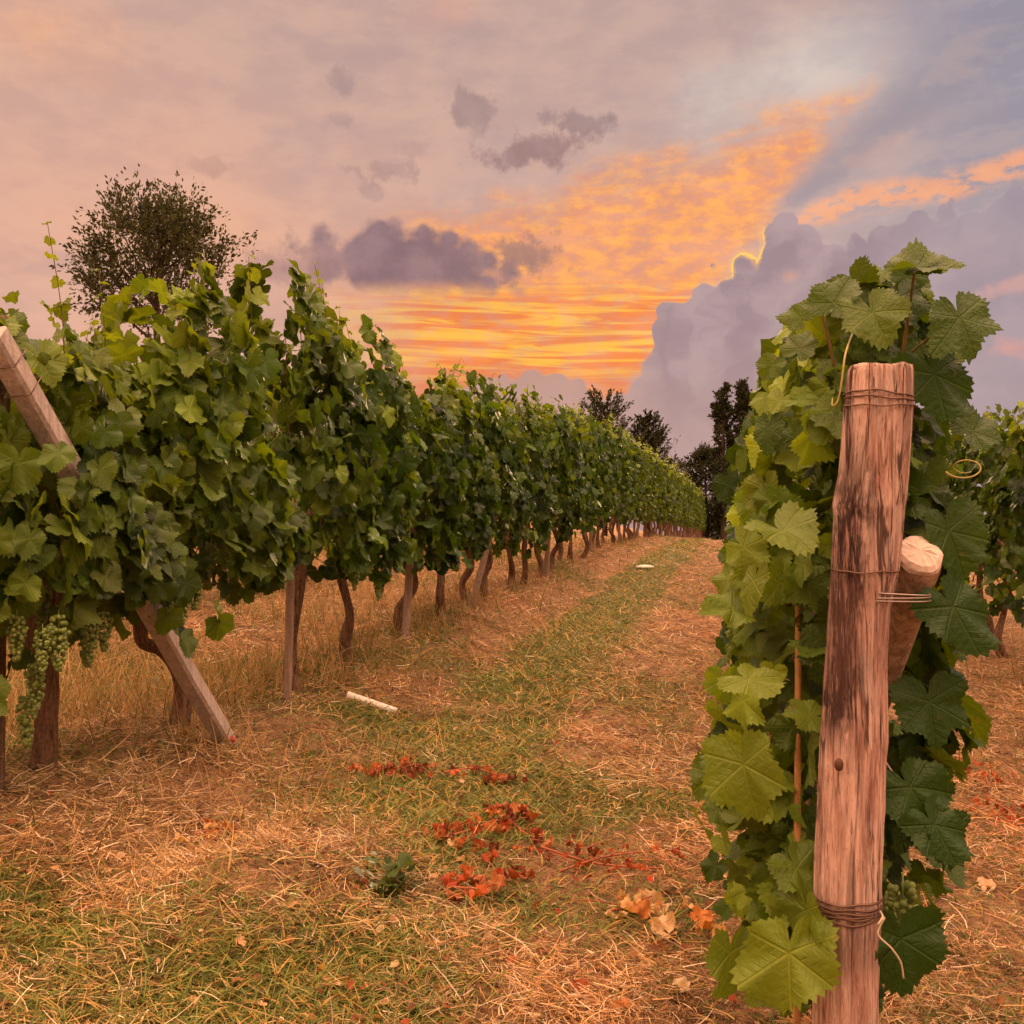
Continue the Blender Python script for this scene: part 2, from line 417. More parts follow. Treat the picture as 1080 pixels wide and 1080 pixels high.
def leaf_material(name, veins=True, trans=0.32, rough=0.44, spec=0.26):
    m, T = material(name)
    tint = T.attr('tint', 'Color')
    uv = X(T, T.n('ShaderNodeUVMap').outputs[0])
    u, v, _ = T.sep(uv)
    pos = X(T, T.n('ShaderNodeNewGeometry').outputs['Position'])
    col = T.mix(T.smooth(0.3, 0.7, T.noise(pos, 55, 3)) * 0.35, tint, T.mix(1.0, tint, (0.72, 0.80, 0.6), 'MULTIPLY'))
    nrm = None
    if veins:
        au = T.m('ABSOLUTE', u)
        r = T.m('SQRT', u*u + v*v); ph = T.m('ARCTAN2', au, v)
        dm = None
        for a in (0.0, 0.96, 1.98):
            dd = T.m('ABSOLUTE', T.m('SINE', ph - a)) * r + T.m('MAXIMUM', T.m('ABSOLUTE', ph - a) - 0.5, 0.0)
            dm = dd if dm is None else T.m('MINIMUM', dm, dd)
        vein = T.smooth(0.035, 0.010, dm)
        sec = T.smooth(0.75, 1.0, T.m('SINE', (r*1.0 - dm*0.8) * 42.0)) * T.smooth(0.30, 0.06, dm)
        vmask = T.m('MAXIMUM', vein, sec * 0.35)
        col = T.mix(vmask * 0.32, col, T.mix(1.0, tint, (1.9, 1.6, 1.7), 'MULTIPLY'))
        blis = T.m('SINE', (r*1.0 - dm*0.8) * 30.0 + T.noise(uv, 3.0, 2) * 9.0) * T.smooth(0.0, 0.12, dm)
        h = T.noise(uv, 9, 3) * 0.8 - vmask * 0.6 + blis * 0.07
        nrm = bump(T, h, 0.7, 0.006)
        spots = T.smooth(0.66, 0.74, T.noise(pos, 38, 2)) * T.smooth(0.45, 0.6, T.noise(pos, 7, 2))
        col = T.mix(spots * 0.55, col, (0.17, 0.11, 0.03))
    bf = X(T, T.n('ShaderNodeNewGeometry').outputs['Backfacing'])
    under = T.mix(0.25, T.mix(1.0, col, (1.3, 1.25, 1.3), 'MULTIPLY'), (0.12, 0.13, 0.035))
    col2 = T.mix(bf * 0.8, col, under)
    p = pbsdf(T, col2, rough, spec, nrm)
    tr = T.n('ShaderNodeBsdfTranslucent')
    T.put(T.mix(1.0, col, (1.9, 1.75, 0.45), 'MULTIPLY'), tr.inputs[0])
    mx = T.n('ShaderNodeMixShader'); mx.inputs[0].default_value = trans
    T.lk(p.outputs[0], mx.inputs[1]); T.lk(tr.outputs[0], mx.inputs[2])
    finish(T, mx.outputs[0]); return m
M = {}
M['leaf'] = leaf_material('vine_leaf')
M['leaf_far'] = leaf_material('vine_leaf_plain', veins=False)
M['tree_leaf'] = leaf_material('tree_leaf', veins=False, trans=0.18, rough=0.6, spec=0.15)
M['dry_leaf'] = leaf_material('dry_leaf', veins=True, trans=0.15, rough=0.7, spec=0.1)
def straw_mat():
    m, T = material('grass_blades')
    tint = T.attr('tint', 'Color')
    p = pbsdf(T, tint, 0.55, 0.25)
    tr = T.n('ShaderNodeBsdfTranslucent'); T.put(tint, tr.inputs[0])
    mx = T.n('ShaderNodeMixShader'); mx.inputs[0].default_value = 0.3
    T.lk(p.outputs[0], mx.inputs[1]); T.lk(tr.outputs[0], mx.inputs[2]); finish(T, mx.outputs[0]); return m
M['blades'] = straw_mat()
def ground_mat():
    m, T = material('ground_soil')
    g = T.attr('tint', 'Color'); gr, _, _ = T.sep(g)
    pos = X(T, T.n('ShaderNodeNewGeometry').outputs['Position'])
    fib = T.noise(T.vec(*[a * k for a, k in zip(T.sep(pos), (150.0, 40.0, 60.0))]), 1.0, 4, 0.7, 2.0)
    n1 = T.noise(pos, 3.0, 6, 0.65); n2 = T.noise(pos, 28, 5, 0.7); n3 = T.noise(pos, 120, 3, 0.7)
    soil = T.mix(T.smooth(0.3, 0.7, n2), (0.060, 0.028, 0.014), (0.22, 0.108, 0.050))
    straw = T.mix(T.smooth(0.35, 0.7, n3), (0.24, 0.120, 0.052), (0.52, 0.31, 0.155))
    c = T.mix(T.smooth(0.38, 0.58, n1 * 0.5 + n2 * 0.5), soil, straw)
    grass = T.mix(T.smooth(0.3, 0.7, n3), (0.045, 0.058, 0.012), (0.13, 0.135, 0.032))
    c = T.mix(T.smooth(0.25, 0.75, gr + (n2 - 0.5) * 0.7) * 0.8, c, grass)
    c = T.mix(T.smooth(0.52, 0.36, fib) * 0.75, c, T.mix(1.0, c, (0.30, 0.26, 0.24), 'MULTIPLY'))
    c = T.mix(T.smooth(0.58, 0.70, fib) * 0.55, c, (0.62, 0.42, 0.24))
    p = pbsdf(T, c, 0.9, 0.1, bump(T, n2 * 0.6 + n3 * 0.2 + fib * 0.5, 1.0, 0.03)); finish(T, p.outputs[0]); return m
M['ground'] = ground_mat()
def bark_mat(name, c0, c1, sx=30, sz=4):
    m, T = material(name)
    o = objco(T); x, y, z = T.sep(o)
    n = T.noise(T.vec(x*sx, y*sx, z*sz), 1.0, 6, 0.7, 0.6)
    n2 = T.noise(o, 60, 4, 0.6)
    c = T.mix(T.smooth(0.3, 0.7, n * 0.7 + n2 * 0.3), c0, c1)
    p = pbsdf(T, c, 0.85, 0.15, bump(T, n * 0.8 + n2 * 0.3, 1.0, 0.012)); finish(T, p.outputs[0]); return m
M['bark'] = bark_mat('vine_bark', (0.035, 0.018, 0.010), (0.27, 0.15, 0.09), 70, 8)
M['tree_bark'] = bark_mat('tree_bark', (0.03, 0.02, 0.013), (0.09, 0.06, 0.04), 10, 2)
M['stake'] = bark_mat('stake_wood', (0.19, 0.12, 0.085), (0.40, 0.28, 0.21), 70, 3)
M['brace'] = bark_mat('brace_wood', (0.30, 0.24, 0.205), (0.54, 0.44, 0.38), 40, 2)
M['darkpost'] = bark_mat('dark_post_wood', (0.04, 0.025, 0.016), (0.22, 0.13, 0.085), 40, 3)
M['cane'] = bark_mat('cane_wood', (0.28, 0.13, 0.04), (0.45, 0.23, 0.08), 60, 3)
M['shoot'] = bark_mat('shoot_bark', (0.10, 0.075, 0.02), (0.26, 0.17, 0.06), 80, 8)
def plain(name, col, rough=0.5, metal=0.0, noise_amt=0.3, nscale=40):
    m, T = material(name); o = objco(T)
    n = T.noise(o, nscale, 4)
    c = T.mix(n * noise_amt, col, tuple(v*0.45 for v in col))
    p = pbsdf(T, c, rough, 0.3, bump(T, n, 0.3, 0.003)); p.inputs['Metallic'].default_value = metal
    finish(T, p.outputs[0]); return m
M['wire'] = plain('rusted_wire', (0.16, 0.09, 0.06), 0.5, 0.6)
M['wire_bright'] = plain('galvanised_wire', (0.34, 0.27, 0.24), 0.4, 0.8)
M['tendril'] = plain('tendril_green', (0.40, 0.32, 0.09), 0.6, 0, 0.8, 120)
M['twine'] = plain('pale_twine', (0.50, 0.40, 0.26), 0.8)
M['white'] = plain('white_plastic', (0.78, 0.70, 0.60), 0.6, 0, 0.75, 14)
M['redcloth'] = plain('red_band', (0.42, 0.05, 0.03), 0.7)
M['twig'] = plain('red_twig', (0.34, 0.09, 0.035), 0.7)
def grape_mat():
    m, T = material('green_grape'); tint = T.attr('tint', 'Color')
    p = pbsdf(T, tint, 0.4, 0.4); p.inputs['Subsurface Weight'].default_value = 0.3
    p.inputs['Subsurface Radius'].default_value = (0.01, 0.01, 0.003); p.inputs['Subsurface Scale'].default_value = 0.5
    finish(T, p.outputs[0]); return m
M['grape'] = grape_mat()
def post_mat():
    m, T = material('weathered_post'); o = objco(T); x, y, z = T.sep(o)
    fib = T.noise(T.vec(x*60, y*60, z*4.0), 1.0, 6, 0.7, 0.5)
    fin = T.noise(T.vec(x*180, y*180, z*14.0), 1.0, 4, 0.7)
    big = T.noise(T.vec(x*9, y*9, z*1.6), 1.0, 4, 0.6)
    c = T.mix(T.smooth(0.32, 0.66, fib), (0.36, 0.175, 0.125), (0.76, 0.50, 0.395))
    c = T.mix(T.smooth(0.45, 0.7, big) * 0.6, c, (0.58, 0.44, 0.36))
    c = T.mix(T.smooth(0.54, 0.66, fin) * 0.7, c, (0.13, 0.055, 0.035))
    crk = T.noise(T.vec(x*38, y*38, z*1.8), 1.0, 3, 0.5, 0.8)
    c = T.mix(T.smooth(0.030, 0.006, T.m('ABSOLUTE', crk - 0.52)) * T.smooth(0.40, 0.52, big) * 0.9, c, (0.05, 0.022, 0.015))
    c = T.mix(T.smooth(0.52, 0.62, T.noise(T.vec(x*24, y*24, z*5.0), 1.0, 5, 0.7)) * 0.35, c, (0.40, 0.34, 0.30))
    # peeled dark heartwood streak down the upper face and dark belts under the ties
    ang = x - (z - 1.05) * 0.075 + (fib - 0.5) * 0.07 + (T.noise(o, 22, 3) - 0.5) * 0.05
    st = T.smooth(0.038, 0.014, T.m('ABSOLUTE', ang + 0.012)) * T.smooth(0.93, 1.02, z) * T.smooth(1.56, 1.40, z + (fib - 0.5) * 0.2)
    c = T.mix(st * T.smooth(0.38, 0.50, fib * 0.5 + fin * 0.5) * 0.97, c, (0.040, 0.018, 0.013))
    belt = T.smooth(0.07, 0.02, T.m('ABSOLUTE', z - 0.60 + (fib - 0.5) * 0.06))
    c = T.mix(belt * 0.55, c, (0.15, 0.085, 0.065))
    belt2 = T.smooth(0.16, 0.03, T.m('ABSOLUTE', z - 1.17 + (fib - 0.5) * 0.25))
    c = T.mix(belt2 * 0.35, c, (0.16, 0.08, 0.06))
    gr = T.smooth(0.60, 0.66, T.noise(T.vec(x*30, y*30, z*2.2), 1.0, 3, 0.5))
    c = T.mix(gr * 0.55, c, (0.10, 0.045, 0.03))
    p = pbsdf(T, c, 0.75, 0.2, bump(T, fib * 0.8 + fin * 0.6, 1.0, 0.014)); finish(T, p.outputs[0]); return m
M['post'] = post_mat()
M['cutwood'] = plain('sawn_end', (0.74, 0.58, 0.47), 0.85, 0, 0.75, 110)
M['logbark'] = bark_mat('log_wood', (0.20, 0.12, 0.075), (0.60, 0.44, 0.33), 55, 5)
M['knot'] = plain('knot_wood', (0.10, 0.04, 0.02), 0.7, 0, 0.5, 90)

# ------------------------------------------------------------------ ground sheet
def ground():
    xs = np.unique(np.concatenate([np.linspace(-5.5, 3.5, 181), -5.5 - np.geomspace(0.1, 1500, 50), 3.5 + np.geomspace(0.1, 1500, 50)]))
    ys = np.unique(np.concatenate([np.linspace(1, 9, 161), np.geomspace(9.05, 2500, 120), 1 - np.geomspace(0.1, 60, 25)]))
    Xg, Yg = np.meshgrid(xs, ys); Zg = gz(Xg, Yg)
    V = np.stack([Xg, Yg, Zg], -1).reshape(-1, 3)
    ny, nx = Xg.shape
    i, j = np.meshgrid(np.arange(ny-1), np.arange(nx-1), indexing='ij')
    Fq = np.stack([i*nx+j, i*nx+j+1, (i+1)*nx+j+1, (i+1)*nx+j], -1).reshape(-1, 4)
    g = greenness(V[:, 0], V[:, 1])
    mb = MB(); mb.add(V, Fq, None, np.stack([g, g, g], 1))
    tag(mb.build('ground', M['ground']), kind='structure')
ground()

# ------------------------------------------------------------------ leaves
LOBES = np.array([[0, 1.0], [.18, .93], [.40, .83], [.55, .79], [.75, .85], [.98, .92], [1.2, .85], [1.45, .75], [1.6, .74], [1.85, .79], [2.1, .80], [2.4, .73], [2.75, .62], [2.95, .46], [np.pi, .10]])
def leaf_template(n, r_, serr=True, simple=False, crumple=0.0):
    ph = np.linspace(-np.pi, np.pi, n, endpoint=False) + np.pi/n
    rad = np.interp(np.abs(ph), LOBES[:, 0], LOBES[:, 1])
    q1, q2, q3 = r_.uniform(0, 6.28, 3); rad = rad*(1 + .075*np.sin(2*ph + q1) + .06*np.sin(3*ph + q2) + .04*np.sin(7*ph + q3)); skew = r_.normal(0, .12)
    if serr: rad = rad*(1 + 0.05*np.where(np.arange(n) % 2 == 0, 1, -1)*np.interp(np.abs(ph), [0, 2.7, 3], [1, 1, 0]) + 0.025*r_.normal(size=n))
    fold = r_.uniform(-0.1, 0.6); droop = r_.uniform(0.0, 0.6); wav = r_.uniform(0.04, 0.2); p0 = r_.uniform(0, 6.28); tw = r_.uniform(-.25, .25)
    def surf(ph, rr):
        x, y = np.sin(ph)*rr, np.cos(ph)*rr; x = x + skew*y
        z = fold*np.abs(x)*0.8 - droop*y*np.abs(y)*0.6 + wav*rr**2*np.sin(5*ph + p0) + .05*rr**3*np.sin(9*ph + 2*p0) + tw*x*y - 0.18*np.clip(rr-0.55, 0, 1)*fold
        # blistering between the veins
        z = z + 0.03*np.cos(ph*5*1.05)*rr*(-1)
        if crumple: z = z + crumple*np.sin(3*x*2+p0)*np.cos(3.1*y+p0*2) + crumple*0.8*rr**2
        return np.stack([x, y, z], -1)
    if simple:
        V = np.concatenate([surf(np.array([0.]), np.array([0.])), surf(ph, rad)])
        k = np.arange(n); F = [np.stack([np.zeros(n, int), 1+(k+1) % n, 1+k], 1)]
    else:
        base = np.interp(np.abs(ph), LOBES[:, 0], LOBES[:, 1])
        V = np.concatenate([surf(np.array([0.]), np.array([0.])), surf(ph, base*0.36), surf(ph, base*0.70), surf(ph, rad)])
        k = np.arange(n); k2 = (k+1) % n
        F = [np.stack([np.zeros(n, int), 1+k2, 1+k], 1)] + [np.stack([1+q*n+k, 1+q*n+k2, 1+q*n+n+k2, 1+q*n+n+k], 1) for q in (0, 1)]
    uv = V[:, :2].copy()
    return V, F, uv
_r = np.random.default_rng(3)
TPL = {'near': [leaf_template(76, _r) for _ in range(22)],
       'mid': [leaf_template(20, _r) for _ in range(8)],
       'low': [leaf_template(13, _r, False, True) for _ in range(6)],
       'far': [leaf_template(8, _r, False, True) for _ in range(5)],
       'dry': [leaf_template(26, _r, True, False, 0.45) for _ in range(8)]}
def unit(v): return v/(np.linalg.norm(v, axis=-1, keepdims=True) + 1e-9)
def put_leaves(mb, P, N, Tp, S, C, kind):
    """P centre (petiole), N blade normal, Tp tip direction, S radius, C colour"""
    N = unit(N); Tp = unit(Tp - N*np.sum(Tp*N, 1)[:, None]); B = np.cross(Tp, N)
    which = np.random.default_rng(len(P)).integers(0, len(TPL[kind]), len(P))
    for w in range(len(TPL[kind])):
        idx = np.where(which == w)[0]
        if len(idx) == 0: continue
        V, F, uv = TPL[kind][w]; nv = len(V)
        L = (V[None, :, 0:1]*B[idx][:, None] + V[None, :, 1:2]*Tp[idx][:, None] + V[None, :, 2:3]*N[idx][:, None])*S[idx][:, None, None] + P[idx][:, None]
        off = (np.arange(len(idx))*nv)[:, None, None]
        mb.add(L.reshape(-1, 3), [(f[None] + off).reshape(-1, f.shape[1]) for f in F], np.tile(uv, (len(idx), 1)), np.repeat(C[idx], nv, 0))
def leaf_colours(r, n, young_lit=None):
    a = r.random(n)[:, None]
    dark, mid, lite = np.array([.016, .038, .004]), np.array([.045, .088, .008]), np.array([.150, .200, .016])
    c = dark + (mid-dark)*np.clip(a*1.8, 0, 1) + (lite-mid)*np.clip((a-.72)*2.2, 0, 1)
    if young_lit is not None: c = c + (np.array([.20, .26, .020]) - c)*young_lit[:, None]
    y = np.zeros(n, bool)
    c[y] = np.array([.30, .24, .03])
    return c*(0.55 + 0.75*r.random((n, 1)))
def canopy(mb, r, length, z0, z1, half, n, kind, size=(.06, .095), end=0.0, endsign=-1, shoots=5, shoot_mb=None, bright=0.0, ragged=0.3, face=None, yoff=0.0, cull=None):
    """foliage of one vine: leaves laid over a lumpy wall, plus shoots standing out of the top"""
    s1, s2 = r.uniform(0, 99, 2)
    u = r.uniform(-.5, .5, n)*length*1.12; h = r.random(n)**0.9
    side = np.where(r.random(n) < (0.5 if face is None else face), 1.0, -1.0)
    zb = z0 + ragged*(vnoise(u*2.2+s1, 0*u, 5) - .3)*1.2; zt = z1 + ragged*1.9*(vnoise(u*3.1+s2, 0*u, 6) - .55)
    ez = np.clip(np.abs(u)/(length*.56), 0, 1)**2; zt = zt + .14 - .48*ez; zb = zb - .04 + .16*ez
    z = zb + (zt-zb)*h
    eu = np.clip(np.abs(u)/(length*.56), 0, 1)**2
    prof = np.interp(h, [0, .12, .4, .75, 1], [.62, .9, 1.0, .82, .35])*half*(1.12 - .42*eu)
    lump = fbm(u*2.4+s1, z*2.0 + side*7, 8, 3)
    dep = np.where(r.random(n) < .22, r.uniform(.1, .7, n), r.uniform(.80, 1.12, n))
    x = side*prof*dep*(0.72 + 0.62*lump)
    N = np.stack([side*0.85 + r.normal(0, .38, n), r.normal(0, .50, n), .42 + r.normal(0, .40, n) + np.where(h > .9, .5, 0)], 1)
    Tp = np.stack([side*.25 + r.normal(0, .30, n), r.normal(0, .55, n), -1.0 + r.normal(0, .25, n)], 1)
    if end > 0:
        k = int(n*end); e = r.choice(n, k, False)
        u[e] = endsign*length*.56*r.uniform(.8, 1.1, k); x[e] = r.uniform(-1, 1, k)*prof[e]
        N[e] = np.stack([x[e]/half*.7 + r.normal(0, .25, k), endsign*np.ones(k), .35 + r.normal(0, .25, k)], 1)
        Tp[e] = np.stack([r.normal(0, .5, k), endsign*.3*np.ones(k), -1.0 + r.normal(0, .2, k)], 1)
    S = r.uniform(size[0], size[1], n)
    young_lit = np.clip((h-.82)*3.0, 0, .75)*r.random(n) + bright*r.random(n)  # top leaves are young; bright puts the yellow-green of lit leaves into the colour
    PP = np.stack([x, u + yoff, z], 1); CC = leaf_colours(r, n, np.clip(young_lit, 0, 1))
    hole = fbm(u*2.6 + s1*1.7, z*1.7 + side*23, 14, 2); lot = r.random(n)
    far_out = np.abs(x) > .45*half
    solid = ~(far_out & (hole < .40) & (lot < .85))
    CC = CC*(.62 + .85*fbm(u*1.9 + s2, z*1.9 + side*11, 9, 2))[:, None]
    ok = np.ones(n, bool) if cull is None else cull(PP, S)
    ok = ok & solid
    put_leaves(mb, PP[ok], N[ok], Tp[ok], S[ok], CC[ok], kind)
    for k in range(shoots):
        b = np.array([r.normal(0, half*.3), r.uniform(-.5, .5)*length, z1 - .25])
        hgt = r.uniform(.24, .56); lean = r.normal(0, .14, 2)
        shoot(mb, shoot_mb, r, [b, b + [lean[0]*.4, lean[1]*.4, hgt*.55], b + [lean[0], lean[1], hgt]], kind, size[1]*.95)
def shoot(mb, smb, r, P, kind, size, n=9):
    path = smoothpath(P, 12)
    if smb is not None:
        m1 = MB(); tube(m1, path, np.linspace(.004, .0015, 12), 6); smb.append(m1)
    k = np.linspace(0, 1, n); idx = (k*11).astype(int)
    base = path[idx]; sgn = np.where(np.arange(n) % 2 == 0, 1, -1)[:, None]
    ang = r.uniform(0, 6.28); o = np.array([math.cos(ang), math.sin(ang), 0])*sgn + r.normal(0, .35, (n, 3))
    S = size*np.interp(k, [0, .5, 1], [1, .75, .28])*r.uniform(.85, 1.1, n)
    base = base + unit(o)*S[:, None]*.45
    put_leaves(mb, base, np.array([0, 0, .8]) + o*.45 + r.normal(0, .35, (n, 3)), o - np.array([0, 0, .45]), S, leaf_colours(r, n, .35 + .5*k), kind)

def bark_tube(mb, r, P, rad, n=34, seg=18, twist=3.0, rough=.22):
    P = smoothpath(P, n); ph = r.uniform(0, 6.28, 4)
    rad = np.interp(np.linspace(0, 1, n), np.linspace(0, 1, len(rad)), rad)
    def rs(i, a): 
        t = i/n
        return (.45*np.sin(3*a + ph[0] + twist*t*2) + .4*np.sin(5*a + ph[1] - twist*t*3) + .4*np.sin(2*a + ph[2] + 9*t) + .5*(vnoise(a*3+ph[3], a*0 + t*14, 4)-.5))
    tube(mb, P, rad, seg, rough, rs)
def ico():
    import bmesh
    bm = bmesh.new(); bmesh.ops.create_icosphere(bm, subdivisions=2, radius=1)
    V = np.array([v.co[:] for v in bm.verts]); Fc = np.array([[v.index for v in f.verts] for f in bm.faces]); bm.free(); return V, Fc
ICO = ico()
def grape_mesh(seed):
    r = np.random.default_rng(seed); mb = MB()
    L = .17
    for k in range(120):
        t = r.random(); w = np.interp(t, [0, .2, .7, 1], [.020, .036, .022, .006])*math.sqrt(r.uniform(.25, 1)); a = r.uniform(0, 6.28)
        c = np.array([math.cos(a)*w, math.sin(a)*w, -t*L - .03]); s = r.uniform(.0068, .0092)
        col = np.array([.16, .21, .045])*(0.7 + .6*r.random())
        mb.add(ICO[0]*s + c, ICO[1], None, col)
    tube(mb, [[0, 0, -.01], [0, 0, -.05], [0, 0, -.15]], .002, 5, col=(.2, .25, .06))
    return mb.mesh('grape_cluster', M['grape'])
GRAPES = [grape_mesh(s) for s in (1, 2, 3)]
def hang_grapes(root, spots):
    for k, p in enumerate(spots):
        o = bpy.data.objects.new('grape_cluster', GRAPES[k % 3]); COL.objects.link(o); o.parent = root
        o.location = p; o.rotation_euler = (0, 0, k*1.7); s = 0.9 + .25*((k*7) % 5)/4; o.scale = (s, s, s)

GL = 'vines of the long row left of the grass path'
def vine(label, group, x, y, H, zb, seed, kind='mid', n=420, half=.36, length=1.15, trunk=None, trad=(.05, .036, .032, .034, .045), end=0.0, endsign=-1, shoots=4, grapes=0, bright=0.0, size=(.06, .095), ragged=.32, face=None, base_z=None, cull=None, tall=(), extra=None):
    r = np.random.default_rng(seed)
    g0 = float(gz(x, y)) if base_z is None else base_z
    root = thing('grape_vine', label, 'grapevine', (x, y, g0), group)
    tb = MB()
    if trunk is None:
        k = r.normal(0, .05, (3, 2))
        trunk = [(0, 0, -.06), (k[0][0], k[0][1], zb*.35), (k[1][0], k[1][1], zb*.75), (k[2][0], k[2][1], zb + .18), (k[2][0]*.5, k[2][1] + .05, zb + .45)]
    bark_tube(tb, r, trunk, trad, rough=.32)
    tp = np.array(trunk[-1])
    to = tb.build('trunk', M['bark'], root)
    if kind in ('near', 'mid'):
        for sg in (-1, 1):
            cb = MB(); bark_tube(cb, r, [tp - [0, 0, .08], tp + [0, sg*.15, .10], tp + [0, sg*.5, .16]], (.026, .02, .014), 12, 10)
            cb.build('cordon', M['bark'], to)
    fb, sb = MB(), []
    cf = None if cull is None else (lambda P, S: cull(P + [x, y, g0], S))
    canopy(fb, r, length, zb, H, half, n, kind, size, end, endsign, shoots, sb, bright, ragged, face, 0.0, cf)
    if kind == 'near':
        for q in range(4):   # woody canes rising through the foliage
            y0 = r.uniform(-.45, .45)*length; P = [(0, y0, zb + .3), (r.normal(0, .12), y0 + r.normal(0, .1), (zb+H)/2), (r.normal(0, .16), y0 + r.normal(0, .15), H - .2)]
            m1 = MB(); tube(m1, smoothpath(P, 12), np.linspace(.006, .003, 12), 6); sb.append(m1)
    if extra: extra(fb, np.array([x, y, g0]))
    for (ya, zt_, lx) in tall:
        b = np.array([.05, ya - y, H - .35]); e = np.array([lx, ya - y + .04, zt_ + EYE - g0])
        shoot(fb, sb, r, [b, (b+e)/2 + [.05, .03, 0], e], kind, .085, 15)
    fb.build('foliage', M['leaf'] if kind in ('near', 'mid') else M['leaf_far'], root)
    if kind in ('near', 'mid'):
        for m1 in sb: m1.build('shoot', M['shoot'], root)
    if grapes:
        hang_grapes(root, [(r.choice([-1, 1])*half*r.uniform(.5, .95), r.uniform(-.32, .32)*length, zb + r.uniform(.14, .42)) for _ in range(grapes)])
    return root

# ------------------------------------------------------------------ left-hand row
BR0 = ground_at(238, 782); BR1 = at_x(-8, 352, -2.50)
def project(P):
    v = np.asarray(P) - [0, 0, EYE]; cy, sy, cp, sp = math.cos(YAW), math.sin(YAW), math.cos(PIT), math.sin(PIT)
    d = v @ [sy*cp, cy*cp, sp]; return 540 + F*(v @ [cy, -sy, 0])/d, 540 - F*(v @ [-sy*sp, -cy*sp, cp])/d, d
def brace_spray(mb, o):
    r = np.random.default_rng(8); n = 80; t = np.concatenate([r.uniform(.37, .40, 6), r.uniform(.47, .80, n-6)])
    P = BR0 + (BR1-BR0)*t[:, None] + np.stack([r.uniform(.06, .2, n), r.normal(0, .11, n), r.normal(0, .07, n)], 1) - o
    C = leaf_colours(r, n, .35*r.random(n)); S = r.uniform(.06, .10, n)
    N = np.stack([.9 + r.normal(0, .3, n), -.4 + r.normal(0, .4, n), .5 + r.normal(0, .3, n)], 1); Tp = np.stack([r.normal(0, .4, n), r.normal(0, .5, n), -np.ones(n)], 1)
    put_leaves(mb, P, N, Tp, S, C, 'near')
def brace_gap(P, S):
    """leaves do not grow through or over the bare stretches of the brace"""
    ok = np.ones(len(P), bool); px, py, d = project(P)
    for t in np.concatenate([np.linspace(0, .33, 18), np.linspace(.40, .47, 4), np.linspace(.80, 1, 12)]):
        q = BR0 + (BR1-BR0)*t; qx, qy, qd = project(q)
        near = np.hypot(px-qx, py-qy) < 14 + S*F/d*.75
        ok &= ~(near & (d < qd + .12))
    return ok
TY = [3.7, 4.1, 4.9, 5.4, 5.7, 6.5, 7.2, 7.9, 8.7, 9.9, 11.7, 13.1, 16.3, 20, 24, 32, 44, 70, 116]
TZ = [.66, .84, 1.08, 1.12, 1.28, 1.55, 1.32, 1.15, 1.30, 1.48, 1.54, 1.50, 1.98, 2.15, 2.2, 2.42, 2.6, 2.85, 2.6]
def H_left(y): return float(np.interp(y, TY, TZ) + EYE - gz(XL, y)) - 0.08
near = [(45, 840), (185, 795), (312, 745), (365, 714), (426, 682), (464, 662)]
labels = ['nearest vine of the long row, with straight thick trunk at the far left', 'vine with crooked elbowed trunk beside the slanting square brace', 'tall vine behind the pale pinkish stake near the white pipe',
          'vine with dark trunk just behind the fallen white pipe', 'vine leaning forked over a pale stake, second after the white pipe', 'slim dark vine trunk before the pair of close-set stakes']
spec = [dict(zb=.52, n=860, shoots=5, grapes=7, bright=.60, end=.16, trad=(.056, .046, .05, .056, .07)), dict(zb=.68, n=900, shoots=5, grapes=7, bright=.30), dict(zb=.66, n=880, shoots=5, grapes=4, bright=.15),
        dict(zb=.52, n=740, shoots=4, grapes=3), dict(zb=.58, n=740, shoots=4, grapes=2), dict(zb=.6, n=740, shoots=4, grapes=2)]
ys = []
TALL = {0: [(3.74, 1.27, .0), (3.95, 1.12, .1)], 1: [(4.9, 1.44, .05), (4.75, 1.34, .1)], 2: [(6.55, 1.80, 0)], 3: [(7.0, 1.5, .05)]}
for k, (p, lb, sp) in enumerate(zip(near, labels, spec)):
    b = at_x(p[0], p[1], XL); y = float(b[1]); ys.append(y); tr = None
    if k == 0: tr = [(0, 0, -.06), (.01, .0, .2), (0, 0, .40), (-.02, .0, .52), (0, .05, .85)]
    if k == 1: tr = [(0, 0, -.06), (.02, .02, .16), (.03, -.02, .30), (-.03, -.08, .42), (-.09, -.16, .48), (-.08, -.17, .62), (-.05, -.1, .9)]
    vine(lb, GL, XL, y, H_left(y), seed=50+k, kind='near', half=.40, length=1.22, size=(.058, .118), trunk=tr, cull=brace_gap if k < 3 else None, tall=TALL.get(k, ()), extra=brace_spray if k == 0 else None, **sp)
for k, spots in {0: [(45, 655, -2.42), (38, 690, -2.5), (62, 640, -2.4), (18, 640, -2.5), (28, 725, -2.6), (95, 650, -2.45)], 1: [(166, 585, -2.42), (176, 600, -2.4), (192, 605, -2.45), (205, 600, -2.5), (140, 570, -2.42), (110, 640, -2.5)]}.items():
    v = [o for o in bpy.data.objects if o.name.startswith('grape_vine') and not o.parent][k]
    hang_grapes(v, [at_x(*q) - np.array(v.location) for q in spots])
